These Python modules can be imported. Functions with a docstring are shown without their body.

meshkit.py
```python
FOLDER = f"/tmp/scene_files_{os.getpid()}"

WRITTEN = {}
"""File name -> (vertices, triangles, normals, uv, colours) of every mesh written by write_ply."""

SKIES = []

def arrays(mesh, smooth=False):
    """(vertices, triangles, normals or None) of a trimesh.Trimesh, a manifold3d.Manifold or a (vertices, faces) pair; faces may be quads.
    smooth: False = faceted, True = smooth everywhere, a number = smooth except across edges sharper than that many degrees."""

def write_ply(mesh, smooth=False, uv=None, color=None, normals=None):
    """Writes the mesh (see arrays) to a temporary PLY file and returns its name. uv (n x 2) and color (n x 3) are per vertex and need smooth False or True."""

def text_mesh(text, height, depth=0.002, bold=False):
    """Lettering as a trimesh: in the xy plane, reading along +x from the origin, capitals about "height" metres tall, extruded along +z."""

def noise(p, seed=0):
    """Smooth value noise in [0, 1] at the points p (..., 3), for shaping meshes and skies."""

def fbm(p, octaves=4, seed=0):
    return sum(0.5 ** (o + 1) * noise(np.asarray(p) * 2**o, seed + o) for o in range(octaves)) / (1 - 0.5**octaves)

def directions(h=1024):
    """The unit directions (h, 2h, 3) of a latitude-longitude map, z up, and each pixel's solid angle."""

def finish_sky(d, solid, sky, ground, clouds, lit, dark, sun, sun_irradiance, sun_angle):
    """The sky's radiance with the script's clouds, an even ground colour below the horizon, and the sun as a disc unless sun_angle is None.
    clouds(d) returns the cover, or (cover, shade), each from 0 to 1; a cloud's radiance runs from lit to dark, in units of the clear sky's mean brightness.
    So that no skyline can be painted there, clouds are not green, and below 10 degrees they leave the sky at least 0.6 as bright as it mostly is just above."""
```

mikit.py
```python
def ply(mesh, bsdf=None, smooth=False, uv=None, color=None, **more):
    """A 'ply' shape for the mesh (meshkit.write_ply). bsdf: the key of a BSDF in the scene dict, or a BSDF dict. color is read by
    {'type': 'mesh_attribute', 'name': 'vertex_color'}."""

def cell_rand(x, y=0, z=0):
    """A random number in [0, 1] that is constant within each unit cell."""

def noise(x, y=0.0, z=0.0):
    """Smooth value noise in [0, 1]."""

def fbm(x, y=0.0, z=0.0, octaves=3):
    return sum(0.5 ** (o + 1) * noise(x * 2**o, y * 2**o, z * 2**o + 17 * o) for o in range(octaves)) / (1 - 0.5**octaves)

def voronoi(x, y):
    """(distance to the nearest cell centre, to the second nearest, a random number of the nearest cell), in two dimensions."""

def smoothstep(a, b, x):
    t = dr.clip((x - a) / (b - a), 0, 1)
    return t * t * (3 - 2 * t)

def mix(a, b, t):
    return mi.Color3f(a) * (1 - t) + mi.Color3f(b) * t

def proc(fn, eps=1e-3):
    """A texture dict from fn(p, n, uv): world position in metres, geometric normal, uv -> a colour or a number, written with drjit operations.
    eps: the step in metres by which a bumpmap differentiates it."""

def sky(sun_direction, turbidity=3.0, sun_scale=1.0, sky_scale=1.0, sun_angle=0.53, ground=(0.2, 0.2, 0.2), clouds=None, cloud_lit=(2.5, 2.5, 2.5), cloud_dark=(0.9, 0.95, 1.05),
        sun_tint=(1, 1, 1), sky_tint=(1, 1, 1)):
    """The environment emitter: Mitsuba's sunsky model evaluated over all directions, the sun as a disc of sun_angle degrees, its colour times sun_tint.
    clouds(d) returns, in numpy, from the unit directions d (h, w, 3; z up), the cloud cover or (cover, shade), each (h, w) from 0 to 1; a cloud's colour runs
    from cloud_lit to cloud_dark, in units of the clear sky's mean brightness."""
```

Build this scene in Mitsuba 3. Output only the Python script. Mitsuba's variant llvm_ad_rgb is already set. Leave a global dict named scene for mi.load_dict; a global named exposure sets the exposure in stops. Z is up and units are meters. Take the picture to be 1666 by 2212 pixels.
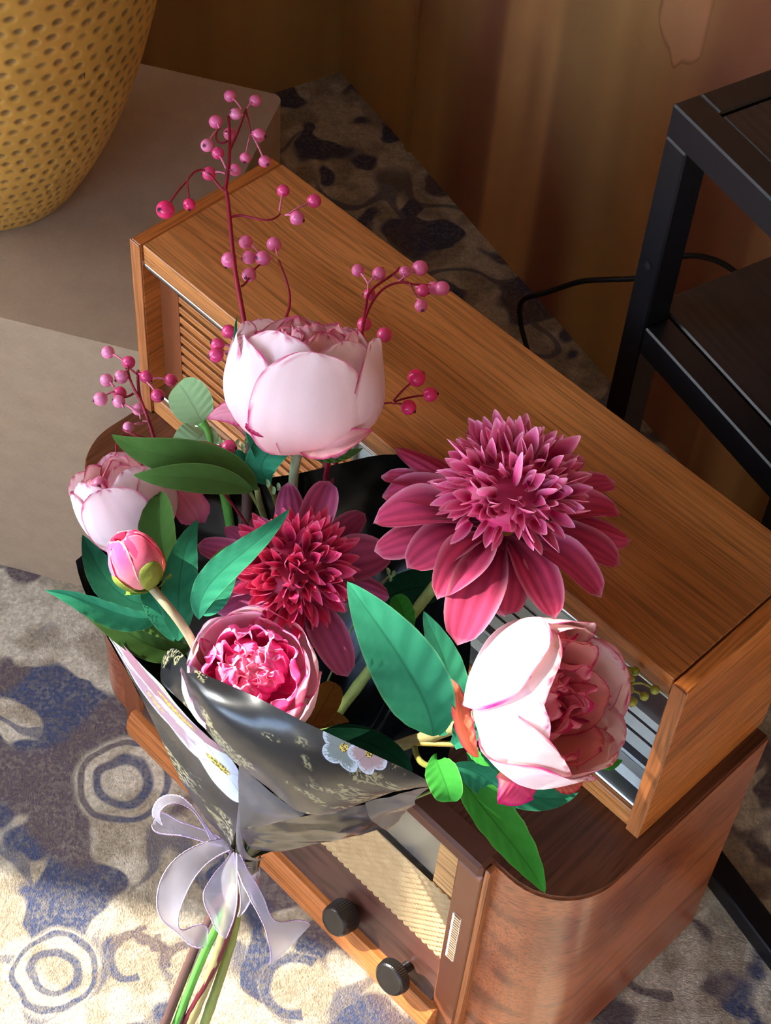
import math, random
import numpy as np, trimesh, manifold3d as m3
import drjit as dr, mitsuba as mi
import mikit, meshkit
from mikit import noise, fbm, smoothstep, mix, voronoi, cell_rand
T = mi.ScalarTransform4f
rng = np.random.default_rng(7)
random.seed(7)
scene, labels = {}, {}

# ------------------------------------------------------------------ camera, sky, exposure
W, H, F = 1666, 2212, 3871.96
PITCH, ROLL, YAW = 0.8969, 0.0849, -0.7341
O = np.array([0.8964, -0.5546, 1.5754])
FW = np.array([math.cos(PITCH)*math.sin(YAW), math.cos(PITCH)*math.cos(YAW), -math.sin(PITCH)])
_r = np.array([math.cos(YAW), -math.sin(YAW), 0]); _u = np.cross(_r, FW)
RT = _r*math.cos(ROLL)+_u*math.sin(ROLL); UP = -_r*math.sin(ROLL)+_u*math.cos(ROLL)
scene['camera'] = {'type': 'perspective', 'fov': 2*math.degrees(math.atan(W/2/F)), 'fov_axis': 'x', 'near_clip': 0.05, 'far_clip': 60.0,
                   'to_world': T().look_at(origin=O.tolist(), target=(O+FW).tolist(), up=UP.tolist())}
exposure = 4.15
SUN_AZ = np.array([0.84, 0.54]); SUN_EL = math.radians(37)      # the way the light travels in plan, and its height
SUN = np.array([-SUN_AZ[0]*math.cos(SUN_EL), -SUN_AZ[1]*math.cos(SUN_EL), math.sin(SUN_EL)])
scene['sky'] = mikit.sky(SUN, turbidity=4.0, sun_scale=0.68, sky_scale=3.1, sun_angle=0.9, ground=(0.3, 0.3, 0.3), sky_tint=(0.96, 0.98, 1.05), sun_tint=(0.83, 1.0, 1.26))

def at(px, py, z):
    """The point at height z that the photograph shows at (px, py)."""
    d = FW+RT*(px-W/2)/F-UP*(py-H/2)/F
    return O+d*(z-O[2])/d[2]
def s3(r, g, b):
    c = np.array([r, g, b])/255.0
    return np.where(c <= 0.04045, c/12.92, ((c+0.055)/1.055)**2.4)
def nz(v): return v/np.linalg.norm(v)

# ------------------------------------------------------------------ materials
def C(c): return {'type': 'rgb', 'value': [float(x) for x in c]}
def bsdf(key, color, rough=0.5, spec=0.5, two=True, bump=None, bscale=0.001, **kw):
    b = {'type': 'principled', 'base_color': color if isinstance(color, dict) else C(color), 'roughness': rough, 'specular': spec, **kw}
    if bump is not None:
        b = {'type': 'bumpmap', 'nested': b, 'arbitrary': bump, 'scale': bscale}
    scene[key] = {'type': 'twosided', 'nested': b} if two else b
P = mikit.proc
V3 = lambda c: mi.Color3f(*[float(x) for x in c])

def wood(c0, c1, c2, ax, fine=1.0, figure=0.0):
    """Grain running along axis ax (0, 1, 2)."""
    c0, c1, c2 = V3(c0), V3(c1), V3(c2)
    def fn(p, n, uv):
        q = [p.x, p.y, p.z]
        a = q[ax]; b, c = [q[i] for i in range(3) if i != ax]
        w = fbm(a*2.2+3, b*5, c*5)*0.035*(1+figure*5)
        b = b+w; c = c+w*0.6
        broad = fbm(a*1.4, b*16, c*16, 3)
        ring = noise(a*1.1, b*70*fine, c*70*fine)
        pore = noise(a*22, b*900*fine, c*900*fine)
        t = dr.clip(broad*1.35-0.18, 0, 1)
        col = mix(mix(c0, c1, smoothstep(0.3, 0.75, t)), c2, smoothstep(0.55, 0.95, ring)*0.55)
        blot = smoothstep(0.52, 0.8, fbm(p.x*9, p.y*9, p.z*9, 3))
        col = mix(col, c2, blot*(0.12+0.5*figure))
        line = smoothstep(0.60, 0.88, noise(a*13+5, b*620*fine, c*620*fine))
        return col*(0.74+0.32*smoothstep(0.25, 0.65, pore))*(1-0.36*line)
    return P(fn)
TK0, TK1, TK2 = s3(184, 118, 62), s3(156, 92, 44), s3(104, 60, 30)
bsdf('teak_length', wood(TK0, TK1, TK2, 0), 0.42, 0.5)
bsdf('teak_side', wood(s3(178, 104, 46), s3(160, 88, 38), s3(120, 64, 30), 1, 0.7), 0.35, 0.5)
bsdf('walnut_side', wood(s3(150, 84, 50), s3(124, 64, 38), s3(70, 36, 26), 1, 0.6, 0.5), 0.28, 0.5)
bsdf('walnut_top', wood(s3(96, 52, 30), s3(78, 40, 24), s3(48, 26, 18), 1, 0.6, 0.2), 0.38, 0.5)
bsdf('walnut_burl', wood(s3(112, 66, 48), s3(78, 48, 40), s3(40, 28, 28), 0, 0.35, 1.0), 0.3, 0.5)
bsdf('rail_wood', wood(s3(186, 112, 58), s3(170, 98, 48), s3(132, 74, 38), 0, 0.8), 0.38, 0.5)
bsdf('trim_wood', s3(110, 58, 32), 0.4, 0.5)
bsdf('teak_edge', wood(s3(172, 106, 58), s3(150, 86, 44), s3(112, 62, 34), 2, 0.8), 0.4, 0.5)
bsdf('hood_wood', s3(88, 50, 34), 0.55, 0.3)
bsdf('frame_wood', s3(122, 66, 36), 0.4, 0.5)
bsdf('raw_wood', wood(s3(206, 160, 104), s3(184, 136, 84), s3(140, 98, 60), 0, 0.6), 0.7, 0.3)

def carpet_arcs():
    def ring(px, py, rp, wp, a0=0, a1=360):
        c = at(px, py, 0); r = np.linalg.norm(at(px+rp, py, 0)-c)
        return (c[0], c[1], r, r*wp, a0, a1)
    return [ring(118, 2100, 88, 0.10), ring(118, 2100, 50, 0.22), ring(268, 1688, 96, 0.09), ring(268, 1688, 56, 0.24),
            ring(290, 2068, 50, 0.22, 60, 330), ring(318, 2020, 20, 0.45, 150, 420), ring(400, 2075, 40, 0.30, 60, 250),
            ring(640, 2130, 70, 0.20, 100, 330), ring(1420, 2060, 95, 0.14, 90, 330)]
ARCS = [tuple(float(v) for v in a) for a in carpet_arcs()]
def _carpet(p, n, uv):
    x, y = p.x, p.y
    wx = x+(noise(x*24, y*24, 3.0)-0.5)*0.030; wy = y+(noise(x*24, y*24, 9.0)-0.5)*0.030
    blot = fbm(wx*17+116.935, wy*17+107.436, 0.5, 2)
    leaf = smoothstep(0.525, 0.585, blot+0.05*(noise(x*90, y*90, 3.0)-0.5))
    swirl = dr.abs(fbm(wx*9+31.7, wy*9+5.1, 2.5, 2)-0.5)
    line = smoothstep(0.030, 0.014, swirl)*smoothstep(0.35, 0.5, noise(x*7+4, y*7+1, 4.0))
    pat = dr.maximum(leaf*0.95, line*0.7)
    clear = mi.Float(0); rg = mi.Float(0)
    for cx, cy, r, w, a0, a1 in ARCS:
        dx, dy = x-cx+(noise(x*60, y*60, 1.0)-0.5)*0.006, y-cy+(noise(x*60, y*60, 7.0)-0.5)*0.006
        d = dr.sqrt(dx*dx+dy*dy)
        m = smoothstep(w*1.15, w*0.5, dr.abs(d-r))
        if a1-a0 < 360:
            ang = dr.atan2(dy, dx)*(180/math.pi)
            ang = dr.select(ang < a0, ang+360, ang)
            m = m*dr.select((ang > a0) & (ang < a1), 1.0, 0.0)
        rg = dr.maximum(rg, m)
        clear = dr.maximum(clear, smoothstep(r*1.25, r*1.02, d))
    pat = dr.maximum(pat*(1-clear), rg*0.85)
    grain = noise(x*800, y*800, 1.0); grain2 = noise(x*330, y*330, 5.0)
    pat = dr.clip(pat*(0.72+0.5*grain2), 0, 1)
    base = mix(V3(s3(156, 141, 119)), V3(s3(192, 179, 156)), smoothstep(0.3, 0.7, fbm(x*40, y*40, 6.0, 2)))
    dark = mix(V3(s3(70, 74, 96)), V3(s3(94, 80, 82)), smoothstep(0.45, 0.62, noise(x*15, y*15, 12.0)))
    return mix(base, dark, pat)*(0.60+0.32*grain+0.36*grain2)
bsdf('carpet', P(_carpet), 0.95, 0.1, bump=P(lambda p, n, uv: noise(p.x*950, p.y*950, 2.0), eps=3e-4), bscale=0.0006)

E1 = np.array([0.9713, -0.238]); E2 = np.array([0.238, 0.9713]); CORNER = np.array([-0.552, 0.879])
def _wall(p, n, uv):
    a = (p.x+0.552)*0.9713-(p.y-0.879)*0.238; b = (p.x+0.552)*0.238+(p.y-0.879)*0.9713
    u = a-b+0.05*(noise(a*3, p.z*1.2, 5.0)-0.5)
    st = fbm(u*9, p.z*0.9, 1.0, 3); st2 = noise(u*46, p.z*1.6, 3.0)
    col = mix(V3(s3(158, 112, 66)), V3(s3(112, 70, 42)), smoothstep(0.35, 0.62, st))
    col = mix(col, V3(s3(96, 52, 38)), smoothstep(0.55, 0.75, noise(u*14+7, p.z*0.7, 8.0))*0.7)
    col = mix(col, V3(s3(150, 118, 66)), smoothstep(0.5, 0.75, fbm(u*5+3, p.z*1.8, 2.0, 2))*0.6)
    col = mix(col, V3(s3(112, 66, 36)), st2*0.22)
    # the water stain that ran down the board
    cx, zc = STAIN
    du = (a-cx); hw = 0.038
    lower = zc+0.040*(1-dr.sqrt(dr.maximum(1-(du/hw)*(du/hw), 0)))-0.012*smoothstep(0.012, 0.0, dr.abs(du))
    body = smoothstep(0.0, 0.002, p.z-lower)*smoothstep(hw, hw-0.002, dr.abs(du))
    rim = body*dr.maximum(smoothstep(0.010, 0.0, p.z-lower), smoothstep(hw-0.008, hw, dr.abs(du)))
    col = mix(col, V3(s3(170, 112, 78)), body*0.35)
    col = mix(col, V3(s3(92, 52, 26)), rim*0.7)
    return col*1.75
def wall_hit(px, py):
    d = FW+RT*(px-W/2)/F-UP*(py-H/2)/F
    nrm = np.array([E2[0], E2[1], 0]); c = np.array([CORNER[0], CORNER[1], 0])
    q = O+d*((c-O)@nrm)/(d@nrm)
    return (q[:2]-CORNER)@E1, q[2]
STAIN = tuple(float(v) for v in wall_hit(1458, 128))
bsdf('wall_board', P(_wall), 0.55, 0.35)
bsdf('plaster', s3(238, 234, 228), 0.9, 0.2)
bsdf('ceiling_paint', s3(130, 124, 118), 0.9, 0.2)
bsdf('kraft', P(lambda p, n, uv: mix(V3(s3(156, 133, 107)), V3(s3(145, 122, 98)), fbm(p.x*60, p.y*60, p.z*60, 3))*(0.93+0.14*noise(p.x*900, p.y*900, p.z*900))), 0.8, 0.25)
bsdf('black_metal', s3(14, 14, 17), 0.38, 0.4)
bsdf('shelf_board', P(lambda p, n, uv: mix(V3(s3(36, 28, 27)), V3(s3(22, 17, 18)), noise((p.x*0.9713-p.y*0.238)*14, (p.x*0.238+p.y*0.9713)*260, 1.0))), 0.4, 0.5)
bsdf('black_plastic', s3(24, 20, 20), 0.3, 0.5)
bsdf('cable_black', s3(18, 17, 18), 0.6, 0.3)
bsdf('brass', s3(206, 196, 172), 0.25, 0.5, metallic=1.0)
bsdf('chrome', s3(200, 204, 204), 0.22, 0.5, metallic=1.0)
bsdf('dial_grey', s3(170, 178, 174), 0.5, 0.4)
bsdf('dial_pale', s3(176, 196, 198), 0.4, 0.4)
bsdf('dial_black', s3(24, 28, 36), 0.4, 0.4)
bsdf('dial_white', s3(230, 228, 210), 0.5, 0.4)
bsdf('mirror', s3(122, 126, 134), 0.10, 0.5, metallic=1.0)
bsdf('mirror_bright', s3(214, 220, 230), 0.12, 0.5, metallic=1.0)
scene['glass'] = {'type': 'thindielectric', 'int_ior': 1.5}
bsdf('slat_wood', wood(s3(184, 116, 58), s3(166, 98, 46), s3(128, 74, 36), 0, 0.8), 0.45, 0.4)
bsdf('slot_dark', s3(34, 25, 20), 0.8, 0.2)
bsdf('speaker_cloth', P(lambda p, n, uv: mix(V3(s3(178, 152, 112)), V3(s3(156, 128, 90)), fbm(p.x*90, p.z*90, p.y*90, 2))), 0.75, 0.3)
# what is coloured per vertex: petals, leaves, berries, stems
VC = {'type': 'mesh_attribute', 'name': 'vertex_color'}
scene['petal'] = {'type': 'principledthin', 'base_color': VC, 'roughness': 0.55, 'spec_trans': 0.0, 'diff_trans': 0.55, 'eta': 1.35}
scene['petal_silk'] = {'type': 'principledthin', 'base_color': VC, 'roughness': 0.45, 'spec_trans': 0.0, 'diff_trans': 0.35, 'eta': 1.4}
scene['leaf'] = {'type': 'principledthin', 'base_color': VC, 'roughness': 0.42, 'spec_trans': 0.0, 'diff_trans': 0.45, 'eta': 1.45}
bsdf('stem', VC, 0.55, 0.4)
bsdf('berry', VC, 0.22, 0.5)
bsdf('gold', VC, 0.42, 0.5, metallic=0.45)

# ------------------------------------------------------------------ helpers
def numbered(name):
    if name not in scene and name not in labels and not any(k.startswith(name+'__') for k in scene): return name
    i = 1
    while True:
        k = f'{name}_{i:03d}'
        if k not in scene and k not in labels and not any(q.startswith(k+'__') for q in scene): return k
        i += 1
COUNT = {}
def part_key(parent, name):
    base = f'{parent}__{name}'
    i = COUNT.get(base, 0); COUNT[base] = i+1
    return base if i == 0 else f'{base}_{i:03d}'
def thing(name, label, cat, group=None):
    k = numbered(name); labels[k] = {'label': label, 'category': cat}
    if group: labels[k]['group'] = group
    return k
def put(parent, name, mesh, mat, smooth=30, label=None, color=None, **kw):
    k = part_key(parent, name)
    if color is not None and np.ndim(color) == 1: color = np.tile(color, (len(mesh.vertices), 1))
    scene[k] = mikit.ply(mesh, mat, smooth=(True if color is not None and smooth else smooth), color=color, **kw)
    if label: labels[k] = {'label': label}
    return k
def put_ply(parent, name, d, M=None, label=None):
    k = part_key(parent, name)
    scene[k] = {**d, **({'to_world': T(np.asarray(M, float))} if M is not None else {})}
    if label: labels[k] = {'label': label}
    return k
def struct(key, mesh, mat, smooth=False, label=None):
    scene[key] = mikit.ply(mesh, mat, smooth=smooth); labels[key] = {'kind': 'structure', **({'label': label} if label else {})}
def box(x0, x1, y0, y1, z0, z1, bev=0.0):
    """A box, its edges chamfered by bev."""
    if bev <= 0:
        m = trimesh.creation.box((x1-x0, y1-y0, z1-z0)); m.apply_translation(((x0+x1)/2, (y0+y1)/2, (z0+z1)/2)); return m
    pts = []
    for sx in (0, 1):
        for sy in (0, 1):
            for sz in (0, 1):
                for k in range(3):
                    d = [bev, bev, bev]; d[k] = 0
                    pts.append(((x0+d[0], x1-d[0])[sx], (y0+d[1], y1-d[1])[sy], (z0+d[2], z1-d[2])[sz]))
    return trimesh.convex.convex_hull(np.array(pts))
def frame_mesh(m, org, ex, ey):
    """Puts a mesh built in (x, y, z) on the plan axes ex, ey at org."""
    M = np.eye(4); M[:2, 0] = ex; M[:2, 1] = ey; M[:len(org), 3] = org
    m = m.copy(); m.apply_transform(M); return m
def man(mesh): return m3.Manifold(m3.Mesh(np.asarray(mesh.vertices, np.float32), np.asarray(mesh.faces, np.uint32)))
def tri(man_):
    q = man_.to_mesh(); return trimesh.Trimesh(q.vert_properties[:, :3], q.tri_verts, process=False)
def spline(pts, n=24):
    """A smooth curve through the points (any dimension)."""
    pts = np.asarray(pts, float)
    if len(pts) == 2: return pts[0]+(pts[1]-pts[0])*np.linspace(0, 1, n)[:, None]
    from scipy.interpolate import CubicSpline
    d = np.r_[0, np.cumsum(np.maximum(np.linalg.norm(np.diff(pts, axis=0), axis=1), 1e-6)**0.5)]
    return CubicSpline(d/d[-1], pts)(np.linspace(0, 1, n))
def tube(pts, rad, sides=8, caps=True):
    p = np.asarray(pts, float); rad = np.broadcast_to(rad, (len(p),))
    t = np.gradient(p, axis=0); t /= np.linalg.norm(t, axis=1, keepdims=True)+1e-12
    a = np.zeros_like(p); v = np.array([0, 0, 1.0]) if abs(t[0, 2]) < 0.9 else np.array([1.0, 0, 0])
    for i in range(len(p)):
        v = v-t[i]*(v@t[i]); v /= np.linalg.norm(v)+1e-12; a[i] = v
    b = np.cross(t, a); ang = np.arange(sides)*2*np.pi/sides
    V = (p[:, None]+rad[:, None, None]*(np.cos(ang)[None, :, None]*a[:, None]+np.sin(ang)[None, :, None]*b[:, None])).reshape(-1, 3)
    f = []
    for i in range(len(p)-1):
        for j in range(sides):
            k = (j+1) % sides
            f += [[i*sides+j, i*sides+k, (i+1)*sides+k], [i*sides+j, (i+1)*sides+k, (i+1)*sides+j]]
    if caps:
        V = np.vstack([V, p[0], p[-1]]); n0 = len(V)-2; e = (len(p)-1)*sides
        for j in range(sides):
            k = (j+1) % sides
            f += [[n0, k, j], [n0+1, e+j, e+k]]
    return trimesh.Trimesh(V, f, process=False)
def grid_mesh(V, flip=False):
    """A sheet from a grid of points (n, m, 3)."""
    n, m = V.shape[:2]; i, j = np.meshgrid(np.arange(n-1), np.arange(m-1), indexing='ij')
    q = np.stack([i*m+j, i*m+j+1, (i+1)*m+j+1, (i+1)*m+j], -1).reshape(-1, 4)
    if flip: q = q[:, ::-1]
    return trimesh.Trimesh(V.reshape(-1, 3), np.vstack([q[:, [0, 1, 2]], q[:, [0, 2, 3]]]), process=False)
def lathe(prof, n=48):
    return trimesh.creation.revolve(np.asarray(prof, float), sections=n)
def mixc(a, b, t): return np.asarray(a)[None]*(1-t[:, None])+np.asarray(b)[None]*t[:, None]
def sst(a, b, x):
    t = np.clip((x-a)/(b-a), 0, 1); return t*t*(3-2*t)

# ------------------------------------------------------------------ the room
struct('floor', box(-1.8, 3.6, -3.2, 1.2, -0.05, 0.0), 'carpet', label='beige carpet with a dark blue scroll pattern')
RH = 2.7
def wallbox(a0, a1, b0, b1, z0, z1): return frame_mesh(box(a0, a1, b0, b1, z0, z1), CORNER, E1, E2)
struct('wall_back', wallbox(-0.12, 3.0, 0.0, 0.1, 0, RH), 'wall_board', label='stained wooden wall boards')
WIN_A, WIN_B, WIN_Z0, WIN_Z1 = 1.86, 2.95, 0.45, 2.15
BL_A, BL_B = 1.20, 1.76           # a second, narrower window with a white blind drawn over it
lw = [wallbox(-0.12, 0, -BL_A, 0.0, 0, RH), wallbox(-0.12, 0, -WIN_A, -BL_B, 0, RH), wallbox(-0.12, 0, -BL_B, -BL_A, 0, WIN_Z0), wallbox(-0.12, 0, -BL_B, -BL_A, WIN_Z1, RH), wallbox(-0.12, 0, -3.1, -WIN_B, 0, RH), wallbox(-0.12, 0, -WIN_B, -WIN_A, 0, WIN_Z0), wallbox(-0.12, 0, -WIN_B, -WIN_A, WIN_Z1, RH)]
struct('wall_left', trimesh.util.concatenate(lw), 'wall_board')
scene['blind_cloth'] = {'type': 'principledthin', 'base_color': C((0.94, 0.93, 0.92)), 'roughness': 0.8, 'spec_trans': 0.0, 'diff_trans': 1.7, 'eta': 1.3}
struct('window_1', wallbox(-0.061, -0.060, -BL_B, -BL_A, WIN_Z0, WIN_Z1), 'blind_cloth', label='window with a white blind drawn')
struct('wall_right', wallbox(2.9, 3.0, -3.1, 0.1, 0, RH), 'plaster')
FA, FB, FZ = -3.0, 0.9, 1.65        # wide window in the wall behind the camera
struct('wall_front', trimesh.util.concatenate([wallbox(-0.12, FB, FA-0.1, FA, 0, RH), wallbox(2.8, 3.0, FA-0.1, FA, 0, RH), wallbox(FB, 2.8, FA-0.1, FA, 0, 0.6), wallbox(FB, 2.8, FA-0.1, FA, FZ, RH)]), 'plaster')
struct('ceiling', wallbox(-0.12, 3.0, -3.1, 0.1, RH, RH+0.05), 'ceiling_paint')
# the raised seams between the wall boards
for i, (px, w) in enumerate([(905, 0.010), (735, 0.012)]):
    a, _ = wall_hit(px, 40)
    struct(f'trim_{i+1}', wallbox(a-w/2, a+w/2, -0.004, 0.001, 0, RH), 'wall_board')

# ------------------------------------------------------------------ lower radio
ZL, XL, XR, DL = 0.3436, -0.001, 0.612, 0.247
rad_ = 0.058
def plan(x0, x1, y0, y1, r, n=14):
    pts = [(x0, y1), (x0, y0+r)]
    pts += [(x0+r-r*math.cos(a), y0+r-r*math.sin(a)) for a in np.linspace(0, math.pi/2, n)]
    pts += [(x1-r+r*math.sin(a), y0+r-r*math.cos(a)) for a in np.linspace(0, math.pi/2, n)]
    pts += [(x1, y0+r), (x1, y1)]
    return pts
def extr(pts, z0, z1):
    return m3.Manifold.extrude(m3.CrossSection([np.array(pts)]), z1-z0).translate([0, 0, z0])
CX0, CX1 = 0.100, 0.509      # the opening of the front
R1 = thing('table_radio', 'large dark walnut tube radio with rounded corners standing on the carpet under a second radio', 'radio')
body = extr(plan(XL, XR, 0.0, DL, rad_), 0.004, ZL-0.004)-man(box(CX0, CX1, -0.02, 0.05, -0.02, ZL-0.02))
put(R1, 'cabinet', tri(body), 'walnut_side', 25, 'figured walnut cabinet')
put(R1, 'top_panel', tri(extr(plan(XL+0.0015, XR-0.0015, 0.0015, DL-0.001, rad_-0.001), ZL-0.004, ZL)), 'walnut_top', 25, 'dark top panel')
put(R1, 'hood', box(CX0-0.004, CX1+0.027, -0.012, 0.012, ZL-0.018, ZL+0.0005, 0.003), 'hood_wood', False, 'dark overhanging lip above the dial')
for x0, x1 in ((CX0-0.028, CX0+0.001), (CX1-0.001, CX1+0.028)):
    tk = put(R1, 'trim_strip', box(x0, x1, -0.008, 0.03, 0.002, ZL-0.024, 0.003), 'trim_wood', False)
put(R1, 'edge_strip', box(CX1+0.0275, CX1+0.0325, -0.009, 0.01, 0.002, ZL-0.004, 0.0015), 'teak_edge', False, 'light edge strip beside the rounded corner')
rail = [(-0.016, 0.0), (-0.020, 0.010), (-0.022, 0.024), (-0.020, 0.036), (-0.014, 0.046), (0.02, 0.046), (0.02, 0.0)]
rm = m3.Manifold.extrude(m3.CrossSection([np.array(rail)[::-1]]), CX1-CX0+0.016)
rm = tri(rm); rm.vertices = rm.vertices[:, [2, 0, 1]]; rm.apply_translation((CX0-0.008, 0, 0)); rm.fix_normals()
put(R1, 'bottom_rail', rm, 'rail_wood', 35, 'light brown rail along the floor')
kp = box(CX0, CX1, -0.004, 0.004, 0, 0.052, 0.001); ang = math.atan2(0.018, 0.042)
kp.apply_transform(trimesh.transformations.rotation_matrix(-ang, (1, 0, 0))); kp.apply_translation((0, -0.006, 0.040))
put(R1, 'knob_panel', kp, 'walnut_burl', False, 'dark marbled walnut strip that carries the knobs')
CZ0, CZ1, CYB = 0.083, 0.204, 0.012
def cloth():
    nx, nzz = 340, 150
    X, Z = np.meshgrid(np.linspace(CX0+0.002, CX1-0.002, nx), np.linspace(CZ0, CZ1, nzz), indexing='ij')
    row = Z/0.0046; k = np.floor(row); u = X/0.0078+0.5*(k % 2)
    b = np.abs(np.sin(np.pi*u))**0.6*np.abs(np.sin(np.pi*row))**0.6
    return grid_mesh(np.stack([X, CYB-0.0024*b, Z], -1))
put(R1, 'speaker_cloth', cloth(), 'speaker_cloth', True, 'woven cream speaker cloth')
put(R1, 'backing', box(CX0, CX1, 0.03, 0.048, 0.03, ZL-0.024), 'slot_dark', False)
put(R1, 'speaker_cloth_board', box(CX0, CX1, CYB+0.001, CYB+0.006, CZ0-0.01, CZ1), 'slot_dark', False)
# the dial glass, leaning back, and the bare block of wood at its right
GX1 = 0.473
def leaning(x0, x1, z0, z1, y0, y1, th):
    a = np.array([[x0, y0, z0], [x1, y0, z0], [x1, y1, z1], [x0, y1, z1]]); b = a+np.array([0, th, 0])
    return trimesh.Trimesh(np.vstack([a, b]), [[0, 1, 2], [0, 2, 3], [5, 4, 7], [5, 7, 6], [4, 5, 1], [4, 1, 0], [1, 5, 6], [1, 6, 2], [2, 6, 7], [2, 7, 3], [4, 0, 3], [4, 3, 7]], process=False)
put(R1, 'dial_plate', leaning(CX0+0.03, GX1, CZ1, 0.324, 0.013, 0.020, 0.003), 'mirror', False, 'mirror-like station dial reflecting the carpet')
for z in (0.232, 0.306):
    y = 0.0137+0.006*(z-CZ1)/(0.318-CZ1)
    put(R1, 'dial_line', leaning(CX0+0.03, GX1, z, z+0.0008, y, y, 0.0003), 'dial_black', False)
put(R1, 'dial_edge', box(CX0+0.03, GX1, 0.010, 0.0135, CZ1-0.0015, CZ1+0.0008), 'brass', False, 'thin pale edge of the dial')
put(R1, 'wood_block', leaning(GX1+0.001, CX1-0.0005, CZ1-0.004, 0.312, 0.012, 0.016, 0.014), 'raw_wood', False, 'bare pale wood beside the dial')
put(R1, 'label_slot', box(CX1+0.006, CX1+0.015, -0.0092, -0.0075, 0.155, 0.235), 'dial_white', False, 'narrow ribbed cream strip on the trim')
put(R1, 'slot_ribs', trimesh.util.concatenate([box(CX1+0.0085, CX1+0.0148, -0.0098, -0.0088, z, z+0.0016) for z in np.arange(0.158, 0.234, 0.0042)]), 'raw_wood', False)
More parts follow.
